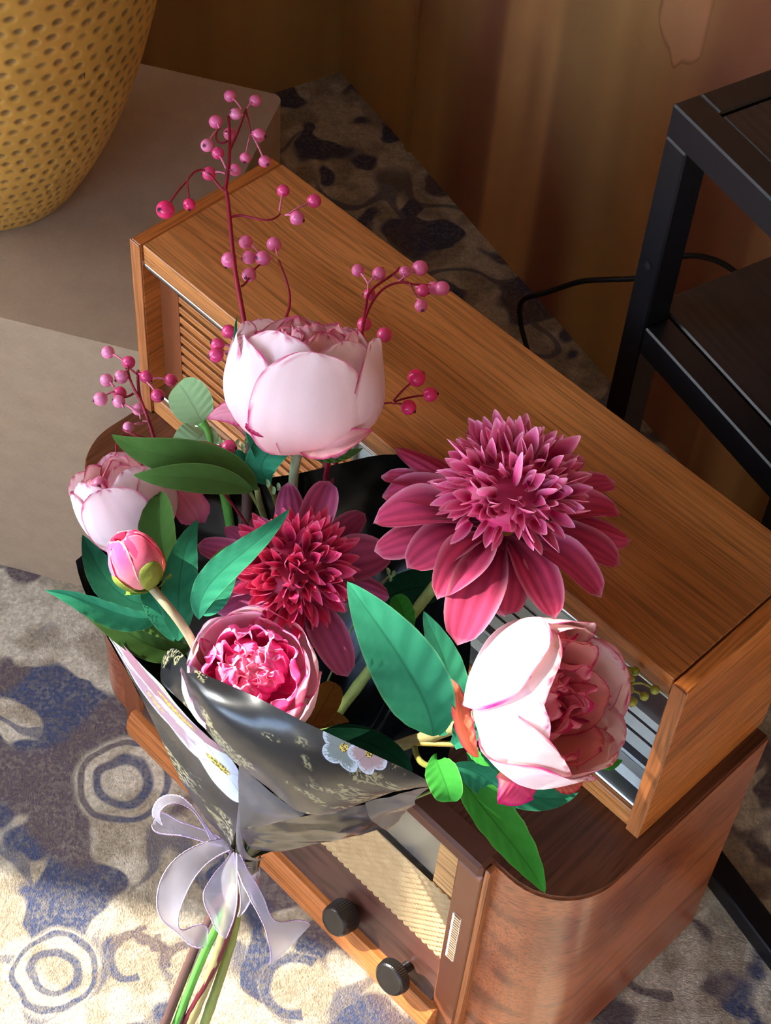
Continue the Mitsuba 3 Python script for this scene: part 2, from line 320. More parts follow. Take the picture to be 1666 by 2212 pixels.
def knob(parent, c, r, h, stem, flutes=36):
    """A fluted knob whose axis points out of the front."""
    n = flutes*4; an = np.arange(n)*2*np.pi/n; fl = 1-0.035*(0.5+0.5*np.cos(an*flutes))
    rings = [(0.0, 0.92*r, 1), (0.12*h, r, 1), (0.80*h, 0.94*r, 1), (0.90*h, 0.90*r, 0), (h, 0.80*r, 0), (0.97*h, 0.70*r, 0), (0.985*h, 0.30*r, 0), (0.985*h, 1e-4, 0)]
    V = np.array([[np.stack([q*np.cos(an)*(fl if k else 1), np.full(n, -d-stem), q*np.sin(an)*(fl if k else 1)], -1)] for d, q, k in rings]).reshape(len(rings), n, 3)
    V = np.concatenate([V, V[:, :1]], 1)
    m = grid_mesh(V); m.apply_transform(trimesh.transformations.rotation_matrix(-0.35, (1, 0, 0))); m.apply_translation(c)
    k = put(parent, 'knob', m, 'black_plastic', 40, 'fluted black bakelite knob')
    sp = np.array([[0, 0, 0], [0, -stem-0.002, 0.0]]); R = trimesh.transformations.rotation_matrix(-0.35, (1, 0, 0))[:3, :3]
    scene[k+'__shaft'] = mikit.ply(tube((R@sp.T).T+np.array(c), 0.30*r, 14), 'black_plastic', smooth=40)
knob(R1, (0.400, -0.004, 0.058), 0.0165, 0.020, 0.006)
knob(R1, (0.474, -0.004, 0.058), 0.0175, 0.011, 0.017, 48)
knob(R1, (0.222, -0.004, 0.058), 0.0165, 0.020, 0.006)

# ------------------------------------------------------------------ upper radio
UX0, UX1, UY0, UY1, UZ0, UZ1 = 0.0, 0.600, 0.099, 0.2535, ZL+0.0005, 0.5506
R2 = thing('radio', 'long teak radio with slatted grille and grey dial, lying on the walnut radio', 'radio')
SP = 0.0125
put(R2, 'top_panel', box(UX0+SP+0.0012, UX1-SP-0.0012, UY0, UY1, UZ1-0.021, UZ1, 0.0008), 'teak_length', False, 'teak top board with grain along its length')
for x0, x1 in ((UX0, UX0+SP), (UX1-SP, UX1)):
    put(R2, 'front_edge', box(x0, x1, UY0-0.003, UY0-0.0016, UZ0, UZ1-0.001, 0.0005), 'teak_edge', False)
    put(R2, 'side_panel', box(x0, x1, UY0-0.002, UY1, UZ0, UZ1-0.001, 0.0012), 'teak_side', False)
put(R2, 'bottom_rail', box(UX0+SP, UX1-SP, UY0, UY1, UZ0, UZ0+0.022, 0.001), 'teak_length', False)
put(R2, 'back_panel', box(UX0+SP, UX1-SP, UY1-0.008, UY1-0.002, UZ0+0.02, UZ1-0.02), 'slot_dark', False)
FY = UY0+0.016                       # the plane of the recessed front
put(R2, 'chrome_rod', tube([[UX0+SP, UY0+0.003, UZ1-0.0235], [UX1-SP, UY0+0.003, UZ1-0.0240]], 0.0032, 12), 'chrome', True, 'bright rod under the top board')
put(R2, 'chrome_sill', box(UX0+SP, UX1-SP, UY0+0.003, FY+0.004, UZ0+0.022, UZ0+0.026, 0.001), 'chrome', False, 'polished metal sill')
GX = 0.252                           # where the grille ends and the dial begins
put(R2, 'grille_frame', box(UX0+SP, UX0+SP+0.024, FY, FY+0.012, UZ0+0.026, UZ1-0.021), 'frame_wood', False)
put(R2, 'grille_backing', box(UX0+SP+0.02, GX, FY+0.008, FY+0.012, UZ0+0.026, UZ1-0.021), 'slot_dark', False)
nsl = 13; z0, z1 = UZ0+0.027, UZ1-0.024; pt = (z1-z0)/nsl
sl = mikit.ply(box(UX0+SP+0.024, GX, FY, FY+0.006, 0, pt*0.60, 0.0006), 'slat_wood')
for i in range(nsl):
    put_ply(R2, 'slat', sl, trimesh.transformations.translation_matrix((0, 0, z0+i*pt)))
put(R2, 'dial_plate', box(GX, UX1-SP, FY+0.004, FY+0.008, UZ0+0.026, UZ1-0.021), 'dial_grey', False, 'grey station dial')
dz = UZ1-0.021-UZ0-0.026; dzz = lambda t: UZ0+0.026+dz*t
put(R2, 'dial_map', box(GX+0.002, GX+0.13, FY+0.0032, FY+0.004, dzz(0.45), dzz(0.97)), 'dial_pale', False, 'pale blue printed field of the dial')
put(R2, 'dial_mirror', box(0.520, UX1-SP-0.002, FY+0.0030, FY+0.004, dzz(0.56), dzz(0.985)), 'mirror_bright', False, 'mirror-like corner of the dial')
for t0, t1 in ((0.478, 0.488), (0.36, 0.372), (0.19, 0.245), (0.03, 0.05)):
    put(R2, 'scale_line', box(GX+0.001, UX1-SP-0.001, FY+0.0028, FY+0.004, dzz(t0), dzz(t1)), 'dial_black', False)
put(R2, 'key_bar', box(GX, UX1-SP, FY-0.006, FY+0.004, dzz(0.065), dzz(0.15), 0.001), 'dial_grey', False, 'grey bar of push keys')
def text_on_front(s, x, z, h, mat, parent, flip=1, y=FY+0.0028):
    m = meshkit.text_mesh(s, h, 0.0005)
    m.vertices = np.stack([m.vertices[:, 0]+x, y-m.vertices[:, 2], m.vertices[:, 1]+z], -1); m.fix_normals()
    return put(parent, 'lettering', m, mat, False)
text_on_front('G', 0.507, dzz(0.56), 0.0085, 'dial_white', R2)
text_on_front('MARIA ONE G', 0.466, dzz(0.87), 0.0034, 'dial_black', R2)
text_on_front('IKE', 0.268, dzz(0.37), 0.0045, 'dial_black', R2)
marks = []
for i in range(14):
    z = dzz(0.60+0.36*rng.random()); x = GX+0.02+0.2*rng.random()
    marks.append(box(x, x+0.010+0.02*rng.random(), FY+0.0026, FY+0.0034, z, z+0.0008))
put(R2, 'dial_print', trimesh.util.concatenate(marks), 'dial_black', False, 'fine dark print on the dial')
kb = lathe([(0, 0.012), (0.006, 0.012), (0.0095, 0.010), (0.0105, 0.004), (0.0095, 0.0), (0, 0)], 36)
kb.apply_transform(trimesh.transformations.rotation_matrix(math.pi/2, (1, 0, 0))); kb.apply_translation((0.486, FY+0.004, dzz(0.27)))
put(R2, 'tuning_knob', kb, 'chrome', 40, 'small round chrome knob')
put(R2, 'dial_glass', box(GX, UX1-SP, FY+0.0005, FY+0.0006, UZ0+0.026, UZ1-0.021), 'glass', False, 'clear pane over the dial')
put(R2, 'dial_divider', box(GX-0.001, GX+0.0015, FY-0.001, FY+0.006, UZ0+0.026, UZ1-0.021), 'brass', False)

# ------------------------------------------------------------------ box and pot on the left
ca, sa = math.cos(math.radians(30)), math.sin(math.radians(30)); BD = np.array([ca, sa]); BN = np.array([-sa, ca])
BZ = 0.395; BC = at(617, 208, BZ)[:2]-BD*0.002
bx = box(-0.62, 0.0, -0.386, 0.0, 0.0, BZ, 0.004)
Rr = 0.012                                                 # round the upright corners
cs = m3.CrossSection([np.array([(-0.62, -0.386), (0, -0.386), (0, 0), (-0.62, 0)])]).offset(-Rr, m3.JoinType.Round).offset(Rr, m3.JoinType.Round, 2, 32)
bm = tri(m3.Manifold.extrude(cs, BZ))
BX = thing('cardboard_box', 'plain tan box with rounded corners on the carpet, carrying the hammered pot', 'box')
scene[BX] = mikit.ply(frame_mesh(bm, BC, BD, BN), 'kraft', smooth=30)

def pot():
    rad = lambda h: 0.0776+0.1064*(1-math.exp(-h/0.1627))+0.0596*h
    prof = np.array([(0.0, 0.0), (0.06, 0.0), (rad(0)-0.004, 0.0)]+[(rad(h), h) for h in (0.006, 0.02, 0.045, 0.08, 0.12, 0.17, 0.23, 0.30, 0.36)]+[(0.196, 0.41), (0.188, 0.45), (0.178, 0.47), (0.182, 0.48), (0.178, 0.482), (0.170, 0.465), (0.06, 0.40)])
    d = np.r_[0, np.cumsum(np.linalg.norm(np.diff(prof, axis=0), axis=1))]
    nt, nh = 860, 400
    from scipy.interpolate import PchipInterpolator
    sv = np.linspace(0, d[-1], nh); pr = PchipInterpolator(d, prof)(sv)
    th = np.linspace(0, 2*np.pi, nt+1)
    tg = np.gradient(pr, axis=0); tg /= np.linalg.norm(tg, axis=1, keepdims=True); nr = np.stack([tg[:, 1], -tg[:, 0]], 1)
    row = sv/0.0150; k = np.floor(row); cnt = 70
    u = th[None, :]/(2*np.pi)*cnt+0.5*(k[:, None] % 2)+0.25*np.sin(k*7.3)[:, None]
    cu = np.floor(u)
    hsh = np.abs(np.sin(cu*12.9898+k[:, None]*78.233)*43758.5453) % 1
    hs2 = np.abs(np.sin(cu*39.42+k[:, None]*11.7)*2417.3) % 1
    du = (u-cu-0.5+0.22*(hsh-0.5)); dv = (row-k)[:, None]-0.5+0.25*(hs2-0.5)
    rr = np.sqrt((du/0.36)**2+(dv/0.28)**2)
    dim = np.clip(1-rr*rr, 0, 1)**1.0*(0.55+0.6*hs2)
    dim = dim*sst(0.07, 0.10, sv)[:, None]*sst(d[-1]-0.10, d[-1]-0.13, sv)[:, None]
    r = pr[:, :1]-nr[:, :1]*0.0016*dim; z = pr[:, 1:]-nr[:, 1:]*0.0016*dim
    V = np.stack([r*np.cos(th), r*np.sin(th), z+0*th], -1)
    col = mixc(s3(196, 150, 72), s3(104, 82, 58), np.clip(dim*1.3, 0, 1).ravel()*0.85)
    col *= (0.82+0.36*meshkit.fbm(V.reshape(-1, 3)*26, 3))[:, None]
    m = grid_mesh(V, flip=True)
    m.apply_translation((-0.2867, 0.1485, BZ+0.0005))
    return m, col
PT = thing('hammered_pot', 'large gold pot hammered all over with small dimples, on the tan box', 'pot')
pm, pc = pot()
scene[PT] = mikit.ply(pm, 'gold', smooth=True, color=pc)

# ------------------------------------------------------------------ black side table
LEG = np.array([0.321, 0.357]); SL, SDP, TB = 0.95, 0.285, 0.025
SH = thing('side_table', 'black metal side table with a dark wooden top and lower shelf', 'table')
def tbl(a0, a1, b0, b1, z0, z1, bev=0.0015): return frame_mesh(box(a0, a1, b0, b1, z0, z1, bev), LEG, E1, E2)
for a in (0, SL-TB):
    for b in (0, SDP-TB): put(SH, 'leg', tbl(a, a+TB, b, b+TB, 0.0, 0.72), 'black_metal', False)
for z in (0.72, 0.510):
    for b in (0, SDP-TB): put(SH, 'rail', tbl(0 if z > 0.7 else TB, SL if z > 0.7 else SL-TB, b, b+TB, z, z+0.03), 'black_metal', False)
for a in (0, SL-TB): put(SH, 'end_rail', tbl(a, a+TB, TB, SDP-TB, 0.72, 0.75), 'black_metal', False)
for b in (0, SDP-TB): put(SH, 'floor_rail', tbl(TB, SL-TB, b, b+TB, 0.0, 0.025), 'black_metal', False)
put(SH, 'top_board', tbl(TB+0.001, SL-TB-0.001, TB+0.001, SDP-TB-0.001, 0.728, 0.748), 'shelf_board', False, 'dark wooden board in the frame')
put(SH, 'shelf', tbl(0.006, SL-0.006, TB+0.0015, SDP-TB-0.0015, 0.522, 0.541), 'shelf_board', False, 'dark wooden lower shelf')
for z in (0.600,):
    m = lathe([(0, 0), (0.0036, 0), (0.0036, 0.0012), (0, 0.0012)], 16); m.apply_transform(trimesh.transformations.rotation_matrix(math.pi/2, (1, 0, 0))); m.apply_translation((TB*0.55, 0.0, z))
    put(SH, 'bolt_hole', frame_mesh(m, LEG, E1, E2), 'cable_black', False)

cab = [at(1150, 800, 0.04), at(1136, 742, 0.10), at(1124, 690, 0.20), at(1131, 648, 0.25), at(1165, 636, 0.27), at(1215, 620, 0.29), at(1270, 606, 0.32), at(1365, 602, 0.35), at(1415, 590, 0.365), at(1447, 566, 0.38), at(1490, 552, 0.40), at(1545, 562, 0.40), at(1600, 600, 0.40)]
CB = thing('power_cable', 'thin black cable looping from behind the radios past the side table', 'cable')
scene[CB] = mikit.ply(tube(spline(cab, 80), 0.0028, 10), 'cable_black', smooth=True)

# ------------------------------------------------------------------ the bouquet: builders
TIE = at(523, 1852, 0.25)            # where the stems are tied
def onplane(px, py, q, n):
    d = FW+RT*(px-W/2)/F-UP*(py-H/2)/F
    return O+d*((np.asarray(q)-O)@n)/(d@n)
def basis(axis):
    """Columns x (towards the room's viewer side), y, z = axis."""
    z = nz(np.asarray(axis, float)); x = -FW-z*(-FW@z)
    if np.linalg.norm(x) < 0.15: x = -UP-z*(-UP@z)
    x = nz(x); return np.stack([x, np.cross(z, x), z], 1)
def place(Bm, org, s=1.0):
    M = np.eye(4); M[:3, :3] = Bm*s; M[:3, 3] = org; return M
def rotz(a):
    c, s = math.cos(a), math.sin(a); return np.array([[c, -s, 0], [s, c, 0], [0, 0, 1]])
def roty(a):
    c, s = math.cos(a), math.sin(a); return np.array([[c, 0, s], [0, 1, 0], [-s, 0, c]])
US = np.array([-1, -0.965, -0.90, -0.80, -0.66, -0.50, -0.34, -0.17, 0, 0.17, 0.34, 0.50, 0.66, 0.80, 0.90, 0.965, 1.0])

def petal(prof, wid, curl, seed, body, rim, base, rimw=0.06, ruffle=0.0015, nv=17, basew=0.3, streak=0.05, tipn=2.6):
    """A cupped petal: prof = (r, z) points from base to tip, wid = half width, curl = radius across."""
    g = np.random.default_rng(seed)
    tt = np.linspace(0, 1, nv); tt = 1-(1-tt)**1.7
    rz = spline(prof, nv*6); rz = np.stack([np.interp(tt, np.linspace(0, 1, nv*6), rz[:, k]) for k in (0, 1)], 1)
    hw = wid*(basew+(1-basew)*sst(0, 0.6, tt))*np.sqrt(np.clip(1-np.clip((tt-0.50)/0.5, 0, 1)**tipn, 0, 1))
    s = US[None]*hw[:, None]; ph = s/curl
    tg = np.gradient(rz, axis=0); tg /= np.linalg.norm(tg, axis=1, keepdims=True)+1e-9
    f1, f2, f3 = g.uniform(0, 6.3, 3)
    edge = np.maximum(np.abs(US)[None]**4, tt[:, None]**6)
    off = ruffle*edge*(np.sin(s/wid*5.1+f1+tt[:, None]*3)+0.35*np.sin(s/wid*9+f2))+0.45*ruffle*np.sin(tt[:, None]*9+f3+US[None]*3)+0.30*ruffle*np.cos(US[None]*7+f1)*tt[:, None]
    long_ = 0.5*ruffle*tt[:, None]**4*np.sin(s/wid*7+f3)
    r = rz[:, :1]+off*tg[:, 1:]-curl+curl*np.cos(ph)+long_*tg[:, :1]
    z = rz[:, 1:]-off*tg[:, :1]+long_*tg[:, 1:]
    V = np.stack([r, curl*np.sin(ph)+0*z, z+0*ph], -1)
    flat = np.stack([s, np.r_[0, np.cumsum(np.linalg.norm(np.diff(rz, axis=0), axis=1))][:, None]+0*s], -1)
    bd = np.vstack([flat[2:, 0], flat[2:, -1]])
    from scipy.spatial import cKDTree
    e = cKDTree(bd).query(flat.reshape(-1, 2))[0]/wid
    e = e+0.02*g.standard_normal(e.shape)*(e > 0)
    tcol = np.repeat(tt, len(US)); uu = np.tile(US, nv)
    c = mixc(body, base, sst(0.75, 0.05, tcol)*(0.75+0.25*np.cos(uu*2)))
    c = c*(1+streak*np.sin(uu*23+f1)*np.cos(uu*7+tcol*2))[:, None]
    k = sst(rimw*1.9, rimw*0.5, e)*(0.82+0.18*np.sin(uu*9+tcol*13+f2))
    c = c*(1-k[:, None])+np.asarray(rim)[None]*k[:, None]
    return grid_mesh(V), np.clip(c, 0, 1)
def pply(mesh, col, mat): return mikit.ply(mesh, mat, smooth=True, color=col)

def leaf(parent, pts, wid, col=0, roll=0, fold=0.25, name='leaf', label=None, shape=0, wave=0.0, mat='leaf', twist=0, colors=None, cols=None, vein=1.0):
    """A leaf along the points (px, py, z); wid = half width; roll turns it about its midrib."""
    P3 = spline([at(*q) for q in pts], 30)
    t = np.linspace(0, 1, 30); tg = np.gradient(P3, axis=0); tg /= np.linalg.norm(tg, axis=1, keepdims=True)
    prof = {0: np.sin(np.pi*np.clip(t, 0, 1)**0.80)**0.85, 1: np.sqrt(np.clip(1-(2*t-1)**2, 0, 1)), 2: np.sin(np.pi*t**0.62)**0.8,
            3: np.clip(0.35+0.65*sst(0, 0.5, t), 0, 1)*np.sqrt(np.clip(1-np.clip((t-0.55)/0.45, 0, 1)**2.4, 0, 1))}[shape]
    hw = wid*np.maximum(prof, 0.03*(t < 0.5)); f = rng.uniform(0, 6.3)
    u = np.array([-1, -0.93, -0.75, -0.5, -0.25, -0.07, 0, 0.07, 0.25, 0.5, 0.75, 0.93, 1.0])
    V = np.zeros((30, len(u), 3))
    for i in range(30):
        n = O-P3[i]; n -= tg[i]*(n@tg[i]); n = nz(n); s = np.cross(tg[i], n)
        a = math.radians(roll+twist*(t[i]-0.5)); n2 = n*math.cos(a)+s*math.sin(a); s2 = s*math.cos(a)-n*math.sin(a)
        d = -fold*hw[i]*np.abs(u)**1.4*-1.0
        d = d+wave*wid*np.abs(u)**2*np.sin(t[i]*11+f+np.sign(u)*0.8)+0.0007*vein*np.abs(u)*np.cos(t[i]*46-np.abs(u)*7)*np.sin(np.pi*t[i])
        V[i] = P3[i]+s2*(u*hw[i])[:, None]+n2*d[:, None]
    cc = colors if colors is not None else LEAFC[col]
    tt = np.repeat(t, len(u)); uu = np.tile(u, 30)
    if cols == 'petal':
        k = sst(0.72, 1.0, np.maximum(np.abs(uu), tt**3))
        c = mixc(cc[0], cc[1], sst(0.5, 0, tt)); c = c*(1-k[:, None])+np.asarray(cc[2])[None]*k[:, None]
        c = c*(1+0.10*np.sin(uu*19))[:, None]
    else:
        vn = np.cos(tt*46-np.abs(uu)*7); c = mixc(cc[0], cc[1], 0.5+0.5*meshkit.fbm(V.reshape(-1, 3)*70, 2)-0.15*vn*vein*(np.abs(uu) > 0.1))
        c = c*(1-(np.abs(uu) < 0.03)*0.35*vein)[:, None]; c = c*(1-k0*0)[:, None] if False else c
        k = (np.abs(uu) > 0.96)*0.35; c = c*(1-k[:, None])+np.asarray(cc[2])[None]*k[:, None]
    return put(parent, name, grid_mesh(V), mat, True, label, np.clip(c, 0, 1))
LEAFC = [(s3(24, 94, 66), s3(54, 132, 98), s3(120, 170, 120)),          # blue green
         (s3(46, 82, 36), s3(74, 106, 52), s3(130, 150, 90)),          # olive green
         (s3(128, 166, 112), s3(150, 186, 136), s3(180, 205, 160)),    # pale round leaves
         (s3(16, 56, 40), s3(30, 76, 56), s3(60, 100, 76)),            # dark
         (s3(40, 120, 44), s3(66, 150, 60), s3(150, 200, 110)),        # bright
         (s3(140, 90, 46), s3(120, 84, 44), s3(170, 160, 80))]         # yellow brown
def stemtube(parent, pts, r, col, name='stem', sides=9, r2=None, nodes=0.0, n=60):
    p = spline(pts, n); rr = np.linspace(r, r if r2 is None else r2, n)
    if nodes: rr = rr*(1+nodes*np.exp(-((np.arange(n) % 9)-4)**2/0.6))
    m = tube(p, rr, sides); c = np.tile(col, (len(m.vertices), 1))*(0.75+0.5*meshkit.fbm(m.vertices*120, 2))[:, None]
    return put(parent, name, m, 'stem', True, None, np.clip(c, 0, 1))
def tail(px0, px1, z1=0.06):
    """From the tie down to the carpet, through the pixel px1 at the frame's foot."""
    a = at(px0[0], px0[1], 0.17); b = at(px1[0], px1[1], z1); d = (b-a)/(a[2]-b[2])
    return [a, b, b+d*(b[2]-0.006)]

# ------------------------------------------------------------------ peonies
PINKRIM = s3(190, 40, 110)
def peony(key, cen, axis, R, Hh, layers, spin=0.0):
    """A peony: rings of petals round the axis; cen is the middle of the cup."""
    Bm = basis(axis); org = np.asarray(cen)-Bm[:, 2]*Hh*0.5
    for L in layers:
        n = L['n']; var = [pply(*petal(np.array(L['prof'])*[R, Hh], L['w']*R, L.get('curl', 0.9)*R, 11+7*v+int(1000*L['w'])+n, L['body'], L['rim'], L['base'], L.get('rimw', 0.06), L.get('ruf', 0.03)*R, nv=L.get('nv', 17), tipn=L.get('tipn', 2.6)), L.get('mat', 'petal')) for v in range(min(3, n))]
        g = np.random.default_rng(n*13+int(1000*L['w']))
        for i in range(n):
            az = L['az'][i] if 'az' in L else spin+L.get('off', 0)+360*i/n+g.uniform(-1, 1)*L.get('jit', 9)
            sc = 1+g.uniform(-1, 1)*L.get('sj', 0.05)
            M = np.eye(4); ra = L.get('ra', 0)
            A = rotz(math.radians(az))
            if 'scat' in L:                                   # loose inner petals, each turned its own way
                r = R*L['scat'][0]+R*(L['scat'][1]-L['scat'][0])*math.sqrt(g.random()); a2 = g.uniform(0, 6.28)
                M[:3, :3] = A@rotz(g.uniform(-1.1, 1.1))@roty(g.uniform(-0.35, 0.30))*sc; M[:3, 3] = [r*math.cos(math.radians(az)), r*math.sin(math.radians(az)), Hh*(L.get('z', 0)+g.uniform(-1, 1)*L.get('zj', 0.05))]
            else:
                M[:3, :3] = A@roty(math.radians(g.uniform(-1, 1)*L.get('tilt', 3)))*sc
            put_ply(key, L.get('name', 'petal'), var[i % len(var)], place(Bm, org)@M)
    return org, Bm
CUP = [(0.08, 0.0), (0.55, 0.06), (0.93, 0.30), (1.0, 0.62), (0.86, 0.98)]
CUP2 = [(0.06, 0.02), (0.48, 0.10), (0.82, 0.34), (0.88, 0.68), (0.70, 1.03)]
OPEN = [(0.08, 0.0), (0.55, 0.05), (0.95, 0.30), (1.04, 0.62), (1.02, 0.95)]
OPEN2 = [(0.06, 0.02), (0.48, 0.10), (0.84, 0.34), (0.92, 0.66), (0.90, 0.96)]
INN = [(0.0, 0.0), (0.05, 0.12), (0.06, 0.30), (-0.02, 0.46)]
WHITE, BLUSH, SALMON = s3(240, 214, 216), s3(236, 184, 182), s3(222, 128, 122)

pA = thing('peony', 'pale pink peony with closed cup, topmost flower of the bouquet, against the teak radio', 'flower', 'peonies in the bouquet')
cA = at(655, 846, 0.635)
oA, bA = peony(pA, cA, 0.93*UP+0.32*(-FW)+0.05*RT, 0.0565, 0.083, [
    dict(n=5, az=[8, 82, 152, 222, -62], prof=CUP, w=0.80, body=WHITE, rim=PINKRIM, base=SALMON, curl=0.95, rimw=0.035),
    dict(n=5, az=[44, -28, 118, 190, 262], prof=CUP2, w=0.78, body=WHITE, rim=PINKRIM, base=BLUSH, curl=0.85, rimw=0.04),
    dict(n=6, off=20, prof=[(0.05, 0.0), (0.4, 0.1), (0.66, 0.4), (0.66, 0.75), (0.52, 1.05)], w=0.55, body=BLUSH, rim=s3(200, 60, 120), base=SALMON, curl=0.6, ruf=0.06),
    dict(n=16, prof=[(0, 0), (0.1, 0.3), (0.08, 0.62), (-0.03, 0.92)], w=0.26, body=s3(240, 190, 200), rim=s3(206, 50, 120), base=s3(214, 90, 120), curl=0.3, ruf=0.07, scat=(0.1, 0.5), z=0.12, nv=12, name='inner_petal')])
leaf(pA, [(560, 905, 0.63), (510, 885, 0.635), (446, 905, 0.63)], 0.0105, fold=-0.4, name='guard_petal', shape=0, mat='petal', cols='petal', colors=(s3(226, 150, 170), s3(238, 222, 180), s3(190, 50, 110)), roll=25)
leaf(pA, [(655, 950, 0.61), (720, 962, 0.64), (805, 928, 0.64)], 0.0115, fold=0.5, name='guard_petal', shape=0, mat='petal', cols='petal', colors=(s3(240, 180, 180), s3(240, 220, 190), s3(214, 70, 130)), roll=-25, wave=0.12)
leaf(pA, [(545, 905, 0.64), (565, 925, 0.645), (580, 940, 0.64)], 0.008, fold=0.6, name='guard_petal', mat='petal', cols='petal', colors=(s3(214, 90, 140), s3(214, 90, 140), s3(190, 40, 100)))
leaf(pA, [(560, 945, 0.63), (600, 915, 0.65), (632, 900, 0.645)], 0.0105, 1, fold=0.3, name='sepal', shape=1, roll=20)
leaf(pA, [(660, 975, 0.60), (720, 985, 0.60), (785, 968, 0.60)], 0.005, 1, name='sepal', fold=0.2)
stemtube(pA, [oA, at(638, 1000, 0.59), at(632, 1100, 0.545), at(620, 1300, 0.46), TIE+[0.004, 0.004, 0.02], TIE+[0.003, 0.002, -0.06]], 0.0036, s3(140, 150, 112))
leaf(pA, [(585, 1045, 0.575), (572, 990, 0.60), (620, 950, 0.61), (665, 925, 0.615)], 0.0125, 0, fold=0.3, shape=0, roll=-12)
leaf(pA, [(560, 1000, 0.59), (530, 930, 0.62), (508, 800, 0.655), (512, 680, 0.66)], 0.0056, 0, fold=0.6, roll=55)
leaf(pA, [(556, 1058, 0.58), (470, 1010, 0.60), (360, 985, 0.61), (240, 938, 0.60)], 0.0150, 1, fold=0.15, shape=0, roll=8, vein=0.4)
leaf(pA, [(545, 1062, 0.585), (450, 1035, 0.602), (360, 1030, 0.61), (288, 1026, 0.605)], 0.0105, 1, fold=0.15, shape=0, vein=0.4)
leaf(pA, [(560, 1040, 0.575), (520, 1010, 0.585), (470, 990, 0.59), (420, 985, 0.585)], 0.0105, 0, fold=0.3, roll=20)
leaf(pA, [(552, 1035, 0.57), (545, 1000, 0.58), (565, 965, 0.585)], 0.007, 3, fold=0.3)
stemtube(pA, [at(556, 1058, 0.58), at(575, 1130, 0.53), at(600, 1220, 0.48), at(610, 1320, 0.45)], 0.0022, s3(120, 128, 76), 'leaf_stalk', n=20)
stemtube(pA, [at(578, 1042, 0.575), at(600, 1095, 0.545), at(612, 1180, 0.50)], 0.002, s3(130, 132, 70), 'leaf_stalk', n=20)

pD = thing('peony', 'large white peony with a deep rose heart, opening towards the grey dial', 'flower', 'peonies in the bouquet')
cD = at(1172, 1512, 0.565); axD = 0.72*RT+0.10*UP-0.62*FW
DEEP = s3(176, 30, 84)
oD, bD = peony(pD, cD, axD, 0.0545, 0.078, [
    dict(n=6, off=10, prof=[(0.08, 0.0), (0.6, 0.04), (0.98, 0.30), (1.04, 0.62), (0.93, 1.0)], w=0.74, body=WHITE, rim=s3(196, 36, 112), base=s3(238, 206, 206), curl=0.98, rimw=0.05, jit=6),
    dict(n=5, off=40, prof=[(0.06, 0.02), (0.50, 0.08), (0.88, 0.34), (0.95, 0.68), (0.86, 1.02)], w=0.78, body=s3(244, 214, 208), rim=s3(196, 30, 100), base=SALMON, curl=0.85, rimw=0.05),
    dict(n=6, off=0, prof=[(0.05, 0.02), (0.45, 0.08), (0.74, 0.34), (0.80, 0.62), (0.76, 0.88)], w=0.56, body=s3(246, 178, 172), rim=s3(196, 30, 100), base=s3(230, 110, 126), curl=0.62, ruf=0.05, rimw=0.06),
    dict(n=13, prof=[(0, 0), (0.10, 0.22), (0.12, 0.46), (0.0, 0.70)], w=0.30, body=s3(246, 164, 182), rim=s3(206, 40, 110), base=s3(220, 76, 130), curl=0.30, ruf=0.09, scat=(0.25, 0.62), z=0.08, nv=12, name='inner_petal'),
    dict(n=18, prof=INN, w=0.20, body=s3(244, 146, 176), rim=s3(206, 36, 106), base=s3(216, 66, 122), curl=0.2, ruf=0.08, scat=(0.03, 0.36), z=0.14, nv=11, name='inner_petal')])
leaf(pD, [(1085, 1660, 0.52), (1120, 1690, 0.515), (1150, 1722, 0.50)], 0.0200, name='guard_petal', shape=3, mat='petal', cols='petal', colors=(s3(214, 70, 110), s3(226, 120, 110), s3(206, 40, 110)), wave=0.12, fold=-0.2)
leaf(pD, [(1190, 1690, 0.51), (1230, 1690, 0.505), (1262, 1680, 0.50)], 0.008, name='guard_petal', shape=0, mat='petal', cols='petal', colors=(s3(214, 110, 100), s3(214, 110, 100), s3(196, 60, 80)))
leaf(pD, [(1035, 1635, 0.535), (1002, 1580, 0.545), (985, 1500, 0.55), (968, 1465, 0.55)], 0.0085, name='guard_petal', shape=0, mat='petal', cols='petal', colors=(s3(232, 130, 100), s3(232, 130, 100), s3(214, 60, 110)), roll=40)
leaf(pD, [(1020, 1600, 0.53), (985, 1530, 0.545), (958, 1468, 0.55)], 0.0055, 4, fold=0.4, name='sepal', roll=30)
leaf(pD, [(1010, 1575, 0.53), (1030, 1630, 0.53), (1060, 1655, 0.53)], 0.0045, 4, fold=0.4, name='sepal', roll=30)
leaf(pD, [(1080, 1655, 0.515), (1085, 1675, 0.51), (1088, 1695, 0.505)], 0.003, 4, name='sepal')
leaf(pD, [(1300, 1660, 0.52), (1320, 1652, 0.52), (1345, 1642, 0.515)], 0.0035, 4, name='sepal')
stemtube(pD, [oD, at(985, 1570, 0.52), at(880, 1605, 0.48), at(700, 1700, 0.38), TIE+[0.008, -0.006, 0.0]]+tail((481, 2025), (409, 2211)), 0.0046, s3(150, 140, 92), nodes=0.18, n=90)
leaf(pD, [(935, 1590, 0.52), (905, 1490, 0.565), (830, 1370, 0.60), (750, 1256, 0.615)], 0.0235, 0, fold=0.22, roll=-6, label='large blue-green leaf in the sun')
leaf(pD, [(950, 1590, 0.515), (975, 1500, 0.535), (950, 1400, 0.555), (915, 1320, 0.565)], 0.0125, 0, fold=0.25, roll=10)
leaf(pD, [(945, 1640, 0.51), (950, 1660, 0.52), (965, 1700, 0.52), (972, 1732, 0.51)], 0.0115, 4, fold=0.2, shape=3, label='small bright green curled leaf')
